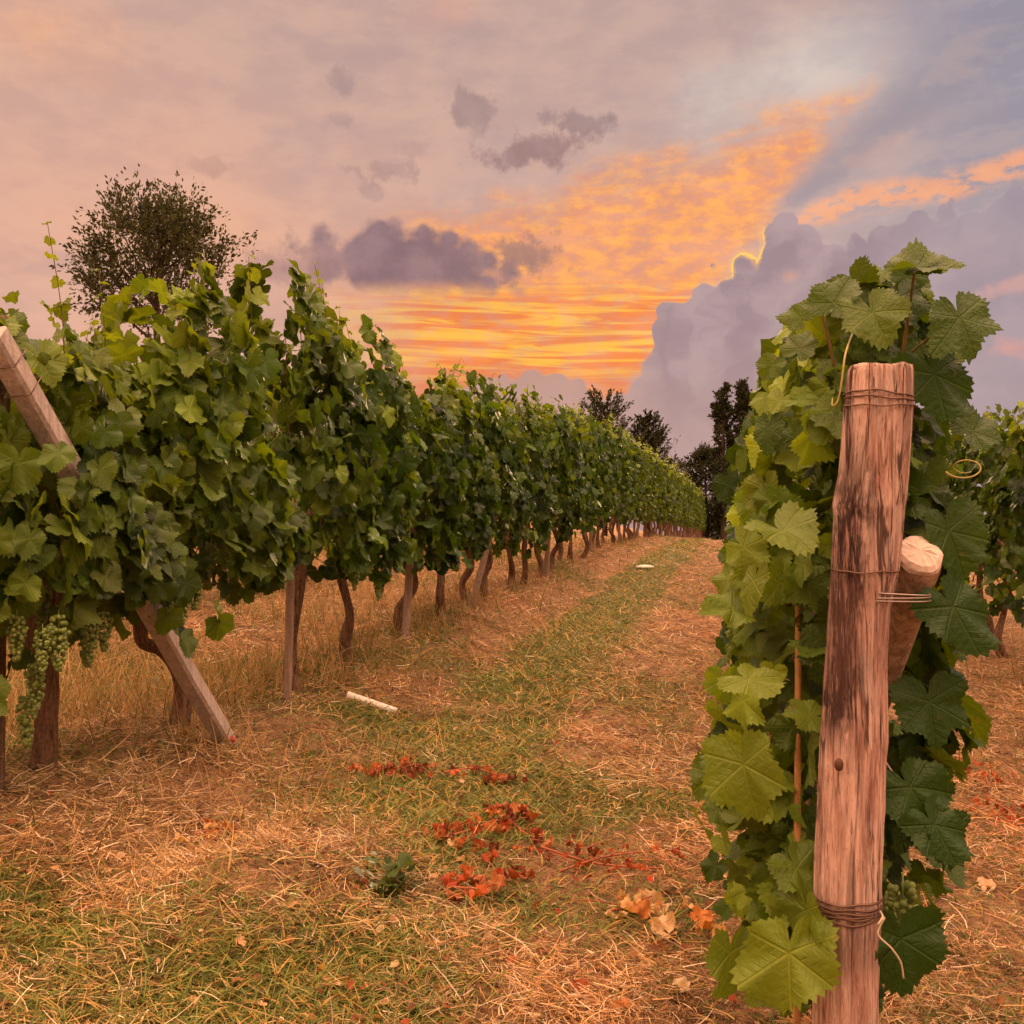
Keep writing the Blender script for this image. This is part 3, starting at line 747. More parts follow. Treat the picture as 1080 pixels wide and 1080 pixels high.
# following vines: each with its own crown out to 22 m, then repeats
y = ys[-1] + 1.05; k = 0; protos = []
LM = ['leafy vine of the long row beside the pair of close-set stakes', 'leafy dark-trunked vine in the long row some steps past the paired stakes']
while y < 27:
    v = vine(LM[0] if k < 2 else LM[1], GL, XL + rng.normal(0, .03), y, H_left(y) + rng.normal(0, .10), .55, 100+k, 'mid' if y < 17 else 'low', 600 if y < 17 else 500, .40, 1.2, shoots=4, size=(.065, .105), grapes=0)
    if y > 17: protos.append((v, H_left(y)))
    y += 1.06 + rng.normal(0, .05); k += 1
FARL = 'vine far along the long row, one of many dark trunks under a green wall'
fp = []
for j in range(5):
    v = vine(FARL, GL, XL, y, H_left(y), .5, 300+j, 'far', 400, .42, 1.2, bright=.2, shoots=4, size=(.075, .12)); fp.append((v, H_left(y))); y += 1.06
while y < 112:
    v, h = fp[int(rng.integers(0, 5))]
    o = dup(v, (XL + rng.normal(0, .04), y, float(gz(XL, y))), math.pi*int(rng.integers(0, 2)), (1, 1, H_left(y)/h*(1+rng.normal(0, .02))))
    y += 1.06
# tall leading shoots of the near vines that break the skyline
def add_shoot(label_vine, tips): pass

# ------------------------------------------------------------------ second row further left, behind
G0 = 'vines of the row behind the long left row'
L0 = 'vine of the hidden row glimpsed behind the long left row'
bp = []
for j in range(4):
    yy = 6.6 + j*1.1
    v = vine('dark vine with a tall shoot behind the top of the slanting brace' if j == 1 else L0, G0, X0, yy, (2.35, 2.6, 2.4, 2.4)[j], .5, 400+j, 'mid', 560, .42, 1.25, shoots=6 if j == 1 else 4, size=(.065, .105)); bp.append(v)
for j in range(4, 16):
    dup(bp[j % 3 + 1], (X0, 6.6 + j*1.1, float(gz(X0, 6.6 + j*1.1))), math.pi*(j % 2), (1, 1, .92), L0)

# ------------------------------------------------------------------ right-hand row, starting behind the wooden post
GR = 'vines of the row that starts at the wooden end post'
LOG1 = at(968, 588, 2.045); LOG0 = at(826, 960, 3.6); LOG0[2] = gz(LOG0[0], LOG0[1]) - .05
def first_right():
    r = np.random.default_rng(77)
    y = 2.62
    g0 = float(gz(XR, y))
    root = thing('grape_vine', 'big-leaved vine growing close behind the thick wooden end post', 'grapevine', (XR, y, g0), GR)
    tb = MB(); bark_tube(tb, r, [(0, .2, -.06), (.02, .2, .3), (0, .15, .7), (0, .1, 1.0)], (.045, .035, .03, .03)); tb.build('trunk', M['bark'], root)
    fb = MB()
    def log_gap(P, S):
        ok = np.ones(len(P), bool); px, py, d = project(P + [XR, y, g0])
        for t in np.linspace(0, 1, 16):
            qx, qy, qd = project(LOG1 + (LOG0-LOG1)*t*.42)
            ok &= ~((np.hypot(px-qx, py-qy) < 16 + S*F/d*.6) & (d < qd + .08))
        return ok
    # leaf wall that faces the camera: an outline measured on the photograph, filled through half a metre of depth
    OL = [(278, 930, 985), (300, 880, 1000), (335, 868, 1010), (360, 850, 1020), (395, 806, 1020), (440, 790, 1010), (480, 778, 1020), (540, 772, 1025), (600, 762, 1030), (660, 752, 1032), (720, 742, 1020), (780, 735, 1010), (850, 730, 1005), (900, 735, 985), (950, 760, 960), (1010, 765, 955), (1060, 775, 940)]
    py_, l_, r_ = map(np.array, zip(*OL))
    n = 700
    py = 285 + 765*r.random(n); s = r.random(n); dep = r.random(n)**1.3
    px = np.interp(py, py_, l_) + 6 + (np.interp(py, py_, r_) - np.interp(py, py_, l_) - 26)*s
    Y = 2.14 + .42*dep + .18*np.abs(s-.45)*2
    P = np.array([at(a, b, c) for a, b, c in zip(px, py, Y)]) - [XR, y, g0]
    sx = (s-.45)*2
    N = np.stack([sx*.8 + r.normal(0, .60, n), -np.ones(n)*.7 + r.normal(0, .4, n), .5 + r.normal(0, .55, n)], 1)
    Tp = np.stack([sx*.5 + r.normal(0, .8, n), -.3 + r.normal(0, .4, n), -.8 + r.normal(0, .5, n)], 1)
    S = r.uniform(.030, .074, n)
    px = px + r.normal(0, 9, n)
    yg = np.clip(1.0 - s*1.5, 0, .95)*r.random(n)
    hole = fbm(px/75, py/75, 61, 2); ok = log_gap(P, S) & ~((hole < .40) & (dep < .45)); C = leaf_colours(r, n, yg); C[s < .5] *= 1.3  # light on the left side put into leaf colour: yellower and paler
    put_leaves(fb, P[ok], N[ok], Tp[ok], S[ok], C[ok], 'near')
    # the two long sides of its crown, running back along the row
    canopy(fb, r, 1.05, .45, 1.80, .20, 420, 'near', (.05, .078), shoots=0, ragged=.2, bright=.45, yoff=.22, cull=log_gap)
    # single leaves that the photograph shows clearly: px, py, distance, size px, normal, tip, young
    hero = [(968, 282, 2.08, 40, (.1, -.55, .8), (-.9, -.2, .35), .25), (975, 281, 2.09, 36, (0, -.6, .8), (.95, -.1, .25), .2), (1012, 335, 2.02, 48, (.25, -.9, .35), (.35, -.2, -.95), .1),
            (880, 320, 2.06, 36, (-.3, -.9, .3), (.3, -.2, 1), .15), (920, 330, 2.02, 44, (-.2, -.8, .6), (.3, -.3, -.9), .35), (985, 395, 2.05, 50, (.2, -.9, .2), (.2, 0, -1), .0),
            (845, 335, 2.12, 24, (-.3, -.9, .3), (-.6, 0, .8), .3), (815, 385, 2.15, 20, (-.3, -.9, .3), (-.7, 0, -.7), .3), (843, 368, 2.15, 26, (-.2, -.8, .6), (.3, 0, .9), .3),
            (826, 560, 2.04, 48, (-.2, -.35, .95), (.5, -.6, -.55), .55), (795, 612, 2.05, 34, (-.8, -.45, .5), (-.5, -.3, -.7), .7),
            (790, 716, 2.06, 38, (-.1, -.5, .9), (.7, -.5, -.5), .75), (784, 806, 1.98, 58, (-.35, -.9, .25), (.25, -.1, -1), .6),
            (840, 915, 2.0, 40, (.3, -.7, .6), (.4, -.3, -.8), .4), (770, 1005, 2.0, 46, (.75, -.6, .2), (-.15, -.2, -1), .5),
            (832, 1005, 1.92, 66, (-.2, -.95, .35), (.05, -.1, -1), .8), (850, 960, 1.95, 40, (-.8, -.6, .2), (.1, 0, -1), .5), (980, 740, 2.10, 50, (.3, -.9, .2), (.1, 0, -1), .0),
            (1005, 640, 2.05, 56, (.5, -.85, .3), (.5, 0, -.9), .0), (985, 870, 2.02, 44, (.4, -.85, .4), (.4, 0, -.9), .0), (1000, 880, 2.05, 40, (.7, -.7, .1), (.1, 0, -1), .0),
            (960, 830, 2.04, 50, (.2, -.9, .4), (.5, 0, -.9), .0), (950, 990, 2.02, 56, (.3, -.9, .2), (.0, 0, -1), .0), (1000, 560, 2.1, 50, (.4, -.9, .2), (.3, 0, -1), .05), (1025, 455, 2.1, 34, (.3, -.8, .5), (.6, 0, .5), .1)]
    P = []; N = []; Tp = []; S = []; yv = []
    for px, py, Y, sz, nn, tt, yo in hero:
        P.append(at(px, py, Y) - [XR, y, g0]); N.append(nn); Tp.append(tt); S.append(sz*Y/F*0.95); yv.append(yo)
    put_leaves(fb, np.array(P), np.array(N, float), np.array(Tp, float), np.array(S), np.array([.026, .062, .006]) + (np.array([.20, .26, .020]) - np.array([.026, .062, .006]))*np.array(yv)[:, None]*r.uniform(.8, 1.1, (len(S), 1)), 'near')  # last hero value also paints in the yellow-green of lit leaves
    o3 = np.array([XR, y, g0])
    for (a, b, c) in [((940, 560, 2.25), (950, 400, 2.2), (966, 275, 2.1)), ((900, 600, 2.3), (885, 420, 2.25), (860, 300, 2.2)), ((832, 640, 2.4), (822, 520, 2.4), (818, 440, 2.38))]:
        sb = MB(); tube(sb, smoothpath([at(*a)-o3, at(*b)-o3, at(*c)-o3], 14), np.linspace(.006, .0025, 14), 7); sb.build('shoot', M['shoot'], root)
    sb = MB(); tube(sb, smoothpath([at(960, 372, 2.15)-o3, at(985, 352, 2.1)-o3, at(1010, 332, 2.03)-o3], 8), .002, 6); sb.build('leaf_stalk', M['shoot'], root)
    fb.build('foliage', M['leaf'], root)
    td = MB()
    tube(td, smoothpath([at(902, 345, 2.1)-o3, at(892, 372, 1.97)-o3, at(888, 400, 1.95)-o3, at(884, 422, 1.95)-o3, at(878, 428, 1.95)-o3, at(878, 420, 1.96)-o3], 26), np.linspace(.0022, .0012, 26), 6)
    ob = td.build('tendril', M['tendril'], root)
    td = MB(); t = np.linspace(0, 1, 40); a = t*8.0; rr = 22*(1-.5*t)*(1 + .18*np.sin(7*t+1))
    tube(td, np.array([at(1018 + math.cos(q+3.6)*w*.9, 492 + math.sin(q+3.6)*-w*.5, 2.0 + .05*z)-o3 for q, w, z in zip(a, rr, t)]), np.linspace(.0018, .0009, 40), 6)
    td.build('tendril', M['tendril'], root)
    hang_grapes(root, [at(952, 915, 2.12)-o3, at(948, 935, 2.2)-o3, at(905, 840, 2.3)-o3])
    return root
first_right()
y = 3.75
RV = []
for k in range(6):
    v = vine('second vine behind the wooden end post, showing along the path edge' if k == 0 else 'vine along the path edge hidden further behind the end post vine', GR, XR, y, 2.05, .45, 500+k, 'mid', 430, .22, 1.2, shoots=0, size=(.055, .085), ragged=.2)
    RV.append(v); y += 1.08
for k in range(30):
    dup(RV[1 + k % 5], (XR + rng.normal(0, .03), y, float(gz(XR, y))), math.pi*(k % 2), (1, 1, 1 + .006*k), 'vine along the path edge hidden further behind the end post vine'); y += 1.08

# ------------------------------------------------------------------ third row at the right edge
G3 = 'vines of the row at the right edge'
y = 7.0; L3 = 'vine in the right-hand row seen past the end post vine'
L3s = {2: 'vine at the right frame edge with a dark forked trunk'}
for k in range(9):
    b = vine(L3s.get(k, L3), G3, X3 + rng.normal(0, .03), y, 2.32 + .05*rng.normal(), .62, 600+k, 'mid', 580, .40, 1.2, shoots=4, size=(.06, .1)); y += 1.08
    if k > 4: V3 = b
for k in range(8):
    dup(V3, (X3, y, float(gz(X3, y))), math.pi*(k % 2), (1, 1, 1), L3); y += 1.08

# ------------------------------------------------------------------ the wooden end post
POY = 2.0
def end_post():
    OL = [(388, 895, 962), (392, 893, 963), (430, 890, 963), (470, 887, 960), (500, 884, 958), (520, 880, 956), (534, 877, 954), (545, 879, 953), (600, 876, 948), (640, 874, 938), (700, 870, 935), (780, 865, 936), (850, 862, 933), (900, 859, 930), (950, 858, 929), (1000, 858, 927), (1080, 857, 925), (1330, 852, 925)]
    py, l, r = map(np.array, zip(*OL))
    c0 = at(890, 1080, POY); gx, gy = c0[0], POY; g0 = float(gz(gx, gy))
    root = thing('wooden_end_post', 'thick weathered round wooden post bound with wire in front of the vine', 'post', (gx, gy, g0))
    mb = MB(); nr, sg = 420, 180
    pyy = np.linspace(1330, 388, nr); L = np.interp(pyy, py, l); Rr = np.interp(pyy, py, r)
    a = np.linspace(0, 2*np.pi, sg, endpoint=False)
    V = []
    for q, ll, rr in zip(pyy, L, Rr):
        pl, pr = at(ll, q, POY), at(rr, q, POY); c = (pl+pr)/2 - [gx, gy, g0]; rad = (pr[0]-pl[0])/2
        z = c[2]
        rn = 1 + .07*(vnoise(a*0 + np.cos(a)*5 + 9, np.sin(a)*5 + z*1.2, 21) - .5) + .085*(fbm(np.cos(a)*13 + 3, np.sin(a)*13 + z*2.2, 22, 3) - .5) - .12*np.clip(vnoise(np.cos(a)*17, np.sin(a)*17 + z*1.1, 23) - .72, 0, 1)*2
        ca, sa = np.cos(a), np.sin(a); wv = .25*(fbm(ca*4 + 7, sa*4 + z*3, 25, 2) - .5)
        g1 = 1 - np.abs(2*vnoise((a+wv)*14/6.283*2 + 40, a*0 + z*1.6, 26) - 1); g2 = 1 - np.abs(2*vnoise((a+wv)*34/6.283*2 + 11, a*0 + z*3.0, 27) - 1)
        rn = rn - .055*np.clip(g1 - .86, 0, 1)/.14*np.clip(vnoise(a*2.5, a*0+z*2.5, 28)*2.4-.7, 0, 1) - .022*np.clip(g2 - .8, 0, 1)/.2
        V.append(np.stack([c[0] + np.cos(a)*rad*rn, c[1] + np.sin(a)*rad*rn, np.full(sg, z)], 1))
    top = V[-1].copy(); top[:, 2] += .006*(vnoise(a*3, a*0, 2) - .3)
    V[-1] = top
    ctr = V[-1].mean(0)
    i, j = np.meshgrid(np.arange(nr-1), np.arange(sg), indexing='ij'); j2 = (j+1) % sg
    Fq = np.stack([i*sg+j, i*sg+j2, (i+1)*sg+j2, (i+1)*sg+j], -1).reshape(-1, 4)
    s = np.arange(sg)
    mb.add(np.concatenate(V + [ctr[None]]), [Fq, np.stack([np.full(sg, nr*sg), (nr-1)*sg+s, (nr-1)*sg+(s+1) % sg], 1)])
    # material coordinates put the ground at z = 0 and the post's axis near x = 0
    mb.build('shaft', M['post'], root)
    kb = MB(); p = at(881, 798, POY) - [gx, gy, g0]; V = ICO[0]*[.0085, .006, .012] + [p[0], -.0655, p[2]]; kb.add(V, ICO[1]); kb.build('knot', M['knot'], root)
    def wrap(py_l, py_r, mat, nm='binding_wire', r=.0016, grow=1.03, seed=0, wob=.002):
        ll = np.interp((py_l+py_r)/2, py, l); rr = np.interp((py_l+py_r)/2, py, r_)
        pl, pr = at(ll, py_l, POY) - [gx, gy, g0], at(rr, py_r, POY) - [gx, gy, g0]
        c = (pl+pr)/2; R_ = (pr[0]-pl[0])/2*grow; q = np.linspace(0, 2*np.pi, 60)
        rs = np.random.default_rng(seed)
        z = c[2] + (pr[2]-pl[2])/2*np.cos(q) + wob*np.sin(q*3+seed) + .5*wob*np.sin(7*q+seed)
        m = MB(); tube(m, np.stack([c[0]+np.cos(q)*R_, c[1]+np.sin(q)*R_, z], 1), r, 6); return m.build(nm, mat, root)
    r_ = r
    wrap(415, 419, M['wire'], seed=1); wrap(421, 424, M['wire'], seed=2); wrap(431, 430, M['wire'], seed=3, grow=1.06)
    wrap(601, 603, M['wire'], seed=4)
    for k, (p1, p2) in enumerate([(942, 945), (947, 951), (953, 953), (957, 958), (962, 963), (950, 960)]): wrap(p1, p2, M['wire'], seed=5+k, r=.002)
    # tie that also takes in the strut
    for k, (p1, p2) in enumerate([(621, 627), (631, 633), (629, 629)]):
        A, B = at(874, p1, POY), at(981, p2, POY + .01)
        q = np.linspace(0, 2*np.pi, 60); c = (A+B)/2 - [gx, gy, g0]; R_ = (B[0]-A[0])/2
        m = MB(); tube(m, np.stack([c[0]+np.cos(q)*R_, c[1] + .06*np.sin(q)*(1+.35*np.cos(q)**2) + .006, c[2] + (B[2]-A[2])/2*np.cos(q)], 1), .0016, 6)
        m.build('binding_wire', M['wire_bright'], root)
    m = MB(); o3 = np.array([gx, gy, g0])
    tube(m, smoothpath([at(925, 958, POY-.02)-o3, at(931, 966, POY-.05)-o3, at(926, 975, POY-.06)-o3, at(933, 968, POY-.05)-o3, at(926, 985, POY-.055)-o3, at(940, 1000, POY-.05)-o3, at(950, 1015, POY-.04)-o3, at(953, 1032, POY-.03)-o3], 40), .0018, 6)
    m.build('twine', M['twine'], root)
end_post()
def strut():
    T0, B0 = LOG1, LOG0
    root = thing('strut_log', 'short round log leaning behind the wooden end post, pale sawn end up', 'log', tuple(B0))
    D = T0 - B0; mb = MB(); n = 30
    P = np.array([D*t for t in np.linspace(0, 1, n)])
    r = np.random.default_rng(5); ph = r.uniform(0, 6, 3)
    tube(mb, P, np.interp(np.linspace(0, 1, n), [0, .9, 1], [.046, .044, .043]), 28, .05, lambda i, a: np.sin(2*a+ph[0]+i*.05) + .6*np.sin(5*a+ph[1]+i*.1), caps=False)
    mb.build('shaft', M['logbark'], root)
    d = D/np.linalg.norm(D); b = unit(np.cross(d, [1, 0, 0])); c = np.cross(d, b)
    eb = MB(); rings = [(1.0, 0.0), (.97, .010), (.80, .018), (.4, .021)]; V = []; sg = 28; a = np.linspace(0, 2*np.pi, sg, endpoint=False)
    for k, (s, hh) in enumerate(rings):
        rr = .043*s*(1 + .05*(np.sin(2*a+ph[0]+29*.05) + .6*np.sin(5*a+ph[1]+2.9)) + (.05*np.sin(4*a+1) if k in (1, 2) else 0))
        V.append(D + d*hh + np.outer(np.cos(a)*rr, b) + np.outer(np.sin(a)*rr, c) + np.outer(r.normal(0, .0015, sg), d))
    V.append((D + d*.022)[None]); i, j = np.meshgrid(np.arange(3), np.arange(sg), indexing='ij'); j2 = (j+1) % sg
    s = np.arange(sg)
    eb.add(np.concatenate(V), [np.stack([i*sg+j, i*sg+j2, (i+1)*sg+j2, (i+1)*sg+j], -1).reshape(-1, 4), np.stack([np.full(sg, 4*sg), 3*sg+s, 3*sg+(s+1) % sg], 1)])
    eb.build('sawn_end', M['cutwood'], root, smooth=False)
strut()
def cane():
    b = ground_at(838, 1075); b = at(838, 1075, 2.05); g = float(gz(b[0], 2.05)); t = at(842, 640, 2.30)
    mb = MB(); tube(mb, smoothpath([(0, 0, -.05), (.004, .01, .35), (t[0]-b[0], t[1]-2.05, t[2]-g)], 14), np.linspace(.0085, .0065, 14), 10)
    o = mb.build('support_cane', M['cane']); o.location = (b[0], 2.05, g)
    tag(o, 'thin orange-brown cane standing among leaves left of the wooden post', 'cane')
cane()

# ------------------------------------------------------------------ stakes, end post and brace of the long row
def boxbeam(mb, A, B, w, t, side=(0, 1, 0), bev=.006, col=None):
    A, B = np.array(A, float), np.array(B, float); d = unit(B-A); u = unit(np.cross(d, side)); v = np.cross(d, u)
    pr = [(-1, -1+bev/t*2), (-1, 1-bev/t*2), (-1+bev/w*2, 1), (1-bev/w*2, 1), (1, 1-bev/t*2), (1, -1+bev/t*2), (1-bev/w*2, -1), (-1+bev/w*2, -1)]
    n = 14; V = []; r = np.random.default_rng(int(abs(A[0]*1000)) + 1); wob = r.normal(0, .0025, (n, 2))
    for k, s in enumerate(np.linspace(0, 1, n)):
        for p, q in pr: V.append(A + (B-A)*s + u*(p*w/2 + wob[k][0]) + v*(q*t/2 + wob[k][1]))
    i, j = np.meshgrid(np.arange(n-1), np.arange(8), indexing='ij'); j2 = (j+1) % 8
    e0 = np.arange(8)[None, ::-1]; e1 = (np.arange(8) + (n-1)*8)[None]
    mb.add(V, [np.stack([i*8+j, i*8+j2, (i+1)*8+j2, (i+1)*8+j], -1).reshape(-1, 4), e0, e1])
def stake(px, py, w, lean, label, h=2.2, xo=.10, group='stakes of the long left row', mat='stake'):
    xo = min(xo, .10); h = min(h, 1.05); b = at_x(px, py, XL + xo); g = float(gz(b[0], b[1]))
    mb = MB(); boxbeam(mb, (0, 0, -.1), (lean[0], lean[1], h), w, w*.9)
    o = mb.build('vine_stake', M[mat], smooth=False); o.location = (b[0], b[1], g); return tag(o, label, 'stake', group)
stake(303, 768, .045, (.0, .05), 'pale pinkish square stake in front of the tall vine near the white pipe', 1.9, .14)
stake(427, 687, .06, (.03, .12), 'pale stake crossing the leaning forked vine trunk', 1.8, .12)
stake(466, 664, .045, (-.02, .02), 'grey stake against the slim dark vine trunk', 1.8, .05)
stake(495, 657, .06, (.22, .35), 'pale stake leaning right, left one of the close-set pair', 2.0, .10)
stake(511, 659, .065, (.0, .0), 'upright dark grey stake, right one of the close-set pair', 2.4, .10, mat='darkpost')
stake(576, 615, .07, (.03, .1), 'pale thin stake between dark trunks beyond the close-set pair', 2.4, .10)
for k, yy in enumerate(np.arange(20.5, 100, 5.3)):
    mb = MB(); boxbeam(mb, (0, 0, -.1), (.03*math.sin(k*3), .05, 1.9), .06, .06)
    o = mb.build('vine_stake', M['stake'], smooth=False); o.location = (XL + .02, yy, float(gz(XL, yy))); tag(o, 'pale trellis stake far along the long row between vine trunks', 'stake', 'stakes of the long left row')
def brace():
    B0, T0 = BR0, BR1
    root = thing('brace_beam', 'square grey wooden beam slanting through the leaves at far left', 'brace', tuple(B0))
    mb = MB(); d = T0-B0; boxbeam(mb, d*-.02, d, .088, .082, (1, .2, 0), .012); mb.build('beam', M['brace'], root, smooth=False)
    m = MB(); q = np.linspace(0, 2*np.pi, 5)
    dd = unit(d); u = unit(np.cross(dd, (1, .2, 0))); v = np.cross(dd, u)
    for f in (.905, .955):
        c = d*f; m2 = [c + u*sx*.055 + v*sy*.050 for sx, sy in ((-1, -1), (-1, 1), (1, 1), (1, -1), (-1, -1))]
        tube(m, np.array(m2), .002, 6)
    m.build('binding_wire', M['wire'], root)
    rb = MB(); c = np.array([.03, -.02, .015]); rb.add(ICO[0]*[.035, .03, .02] + c, ICO[1]); rb.build('red_tag', M['redcloth'], root)
brace()
def left_post():
    b = at_x(-11, 872, XL + .05); g = float(gz(b[0], b[1])); r = np.random.default_rng(4)
    mb = MB(); bark_tube(mb, r, [(0, 0, -.1), (0, .0, .7), (.03, -.02, 1.2), (.05, -.03, 1.8)], (.052, .047, .045, .043), 40, 22, 1.0, .10)
    o = mb.build('dark_end_post', M['darkpost']); o.location = (b[0], b[1], g); tag(o, 'dark barky end post cut by the left frame edge', 'post')
left_post()
# trellis wires: each a thin line through its row
for k, (xx, hz, y0, y1, hh) in enumerate([(XL, .85, 3.7, 60, 'lower'), (XL, 1.75, 3.7, 60, 'upper'), (XR, .9, 2.05, 40, 'lower'), (XR, 1.5, 2.05, 40, 'upper')]):
    yy = np.linspace(y0, y1, 40); P = np.stack([np.full(40, xx + .03), yy, gz(xx, yy, False) + hz], 1); mb = MB(); tube(mb, P - P[0], .0018, 5)
    o = mb.build('trellis_wire', M['wire_bright']); o.location = P[0]
    tag(o, f'{hh} steel wire strung through the leaves of the ' + ('long left row' if xx == XL else 'end post row'), 'wire')

# ------------------------------------------------------------------ grass, straw
def blades(name, n, kind, dmin, dmax, label=None):
    r = np.random.default_rng(len(name)*31 + n)
    azm = r.uniform(R(-50), R(26), n); d = np.exp(r.uniform(math.log(dmin), math.log(dmax), n))
    x, y = np.sin(azm)*d, np.cos(azm)*d
    g = greenness(x, y); p = r.random(n)
    under = np.exp(-((x-XL)/.7)**2) + np.exp(-((x-X3)/.7)**2) + (x < -3.3)*1.0
    if kind == 'green': keep = p < g*1.25 + .03
    elif kind == 'straw': keep = p < (1 - .96*g)*np.clip(3.2*fbm(x*1.9, y*1.9, 31, 5) - .95, 0.05, 1)*np.clip(.35 + 2.2*(fbm(x*9, y*9, 41, 2) - .3), .15, 1)
    else: keep = p < np.clip(under, 0, 1)*np.clip((fbm(x*1.3, y*1.3, 33) - .38)*3.5, 0, 1)
    x, y, g, d, under = x[keep], y[keep], g[keep], d[keep], under[keep]; n = len(x)
    z = gz(x, y)
    far = np.interp(d, [3, 8, 40], [1, 1.75, 4.0])
    th = r.uniform(0, 6.28, n)
    if kind == 'green':
        L = r.uniform(.03, .10, n)*far**.6*(0.7 + .8*fbm(x*2, y*2, 35)); up = r.uniform(.5, 1.1, n); w = .0026*far*r.uniform(.7, 1.3, n); z0 = z - .004
        bend = r.uniform(.2, .9, n)
        c = np.array([.060, .088, .014]) + r.random((n, 1))*np.array([.16, .165, .03]); br = r.random(n) < .25
        c[br] = np.array([.48, .29, .08])
    elif kind == 'straw':
        L = r.uniform(.018, .075, n)*far**.8; L[r.random(n) < .05] *= 2.4; up = np.abs(r.normal(0, .32, n)); w = .0012*far*r.uniform(.6, 1.5, n)
        z0 = z + r.random(n)**2*.028*far**.5; bend = r.normal(0, .75, n)
        t = r.random((n, 1)); c = np.array([.20, .092, .034]) + t**1.3*np.array([.56, .38, .17])
        red = fbm(x*.8 + 3, y*.8, 37)[:, None]; c = c*np.array([1.0, .92, .85]) if False else c*(1 + (red-.5)*np.array([.2, -.35, -.5]))
        g_ = (r.random(n) < .16); c[g_] = np.array([.85, .66, .43])*r.uniform(.8, 1.1, (int(g_.sum()), 1))
        dk = r.random(n) < .22; c[dk] *= .35
        c = c*(.45 + 1.15*fbm(x*2.6, y*2.6, 43, 4))[:, None]
        for qx, qy, qr in REDS: c = c*(1 - np.array([.05, .42, .50])*np.exp(-((x-qx)**2 + (y-qy)**2)/qr**2)[:, None])
    else:
        L = r.uniform(.12, .42, n); up = r.uniform(1.2, 3, n); w = .0022*far*r.uniform(.7, 1.3, n); z0 = z; bend = r.uniform(.1, .8, n)
        c = np.array([.30, .165, .05]) + r.random((n, 1))*np.array([.22, .16, .07]); gg = r.random(n) < .28; c[gg] = np.array([.13, .13, .03])
    dirh = np.stack([np.cos(th), np.sin(th), up], 1); dirh = unit(dirh); sidev = np.stack([-np.sin(th), np.cos(th), np.zeros(n)], 1)
    P0 = np.stack([x, y, z0], 1); K = 4; V = np.zeros((n, K, 2, 3))
    tw = r.normal(0, .7, n)
    for k in range(K):
        s = k/(K-1)
        dz = -bend*s*s*L*.55 if kind != 'straw' else np.zeros(n)
        sd = bend*s*s*L*.6 if kind == 'straw' else .15*bend*s*s*L
        Pk = P0 + dirh*(L*s)[:, None] + sidev*sd[:, None]; Pk[:, 2] += dz
        if kind == 'straw': Pk[:, 2] = np.maximum(Pk[:, 2] + (gz(Pk[:, 0], Pk[:, 1], False) - gz(x, y, False)), z - .01)
        ww = w*(1 - .75*s) if kind != 'straw' else w*(1 - .35*s)
        sv = sidev*np.cos(tw)[:, None] + np.array([0, 0, 1.])*np.sin(tw)[:, None]
        V[:, k, 0] = Pk - sv*ww[:, None]*.5*2; V[:, k, 1] = Pk + sv*ww[:, None]*.5*2
    base = (np.arange(n)*K*2)[:, None]
    Fq = np.concatenate([base + np.array([k*2, k*2+1, k*2+3, k*2+2]) for k in range(K-1)])
    mb = MB(); mb.add(V.reshape(-1, 3), Fq, None, np.repeat(c, K*2, 0))
    o = mb.build(name, M['blades']); tag(o, label, None, None, 'stuff'); return o
blades('green_grass', 330000, 'green', 1.7, 45)
blades('dry_straw', 680000, 'straw', 1.7, 40)
blades('tall_dry_grass', 90000, 'tall', 3.4, 30)

def litter():
    r = np.random.default_rng(91); n = 4200; azm = r.uniform(R(-48), R(24), n); d = np.exp(r.uniform(math.log(1.8), math.log(14), n)); x, y = np.sin(azm)*d, np.cos(azm)*d
    keep = r.random(n) < np.maximum(np.clip(3.2*fbm(x*1.3, y*1.3, 51) - 1.1, .08, 1), sum(np.exp(-((x-qx)**2 + (y-qy)**2)/(qr*.8)**2) for qx, qy, qr in REDS)); x, y = x[keep], y[keep]; n = len(x)
    pal = np.array([(.34, .15, .06), (.48, .27, .13), (.22, .09, .04), (.30, .07, .03), (.55, .36, .20), (.16, .07, .035)]); c = pal[r.integers(0, 6, n)]*r.uniform(.6, 1.2, (n, 1))
    for qx, qy, qr in REDS:
        m = (np.hypot(x-qx, y-qy) < qr*1.1) & (r.random(n) < .8); c[m] = np.array([.36, .06, .02])*r.uniform(.6, 1.2, (int(m.sum()), 1))
    mb = MB(); put_leaves(mb, np.stack([x, y, gz(x, y) + .012 + .012*r.random(n)], 1), np.stack([r.normal(0, .5, n), r.normal(0, .5, n), np.ones(n)], 1), r.normal(0, 1, (n, 3)), r.uniform(.006, .022, n), c, 'low')
    tag(mb.build('leaf_litter', M['dry_leaf']), kind='stuff')
litter()
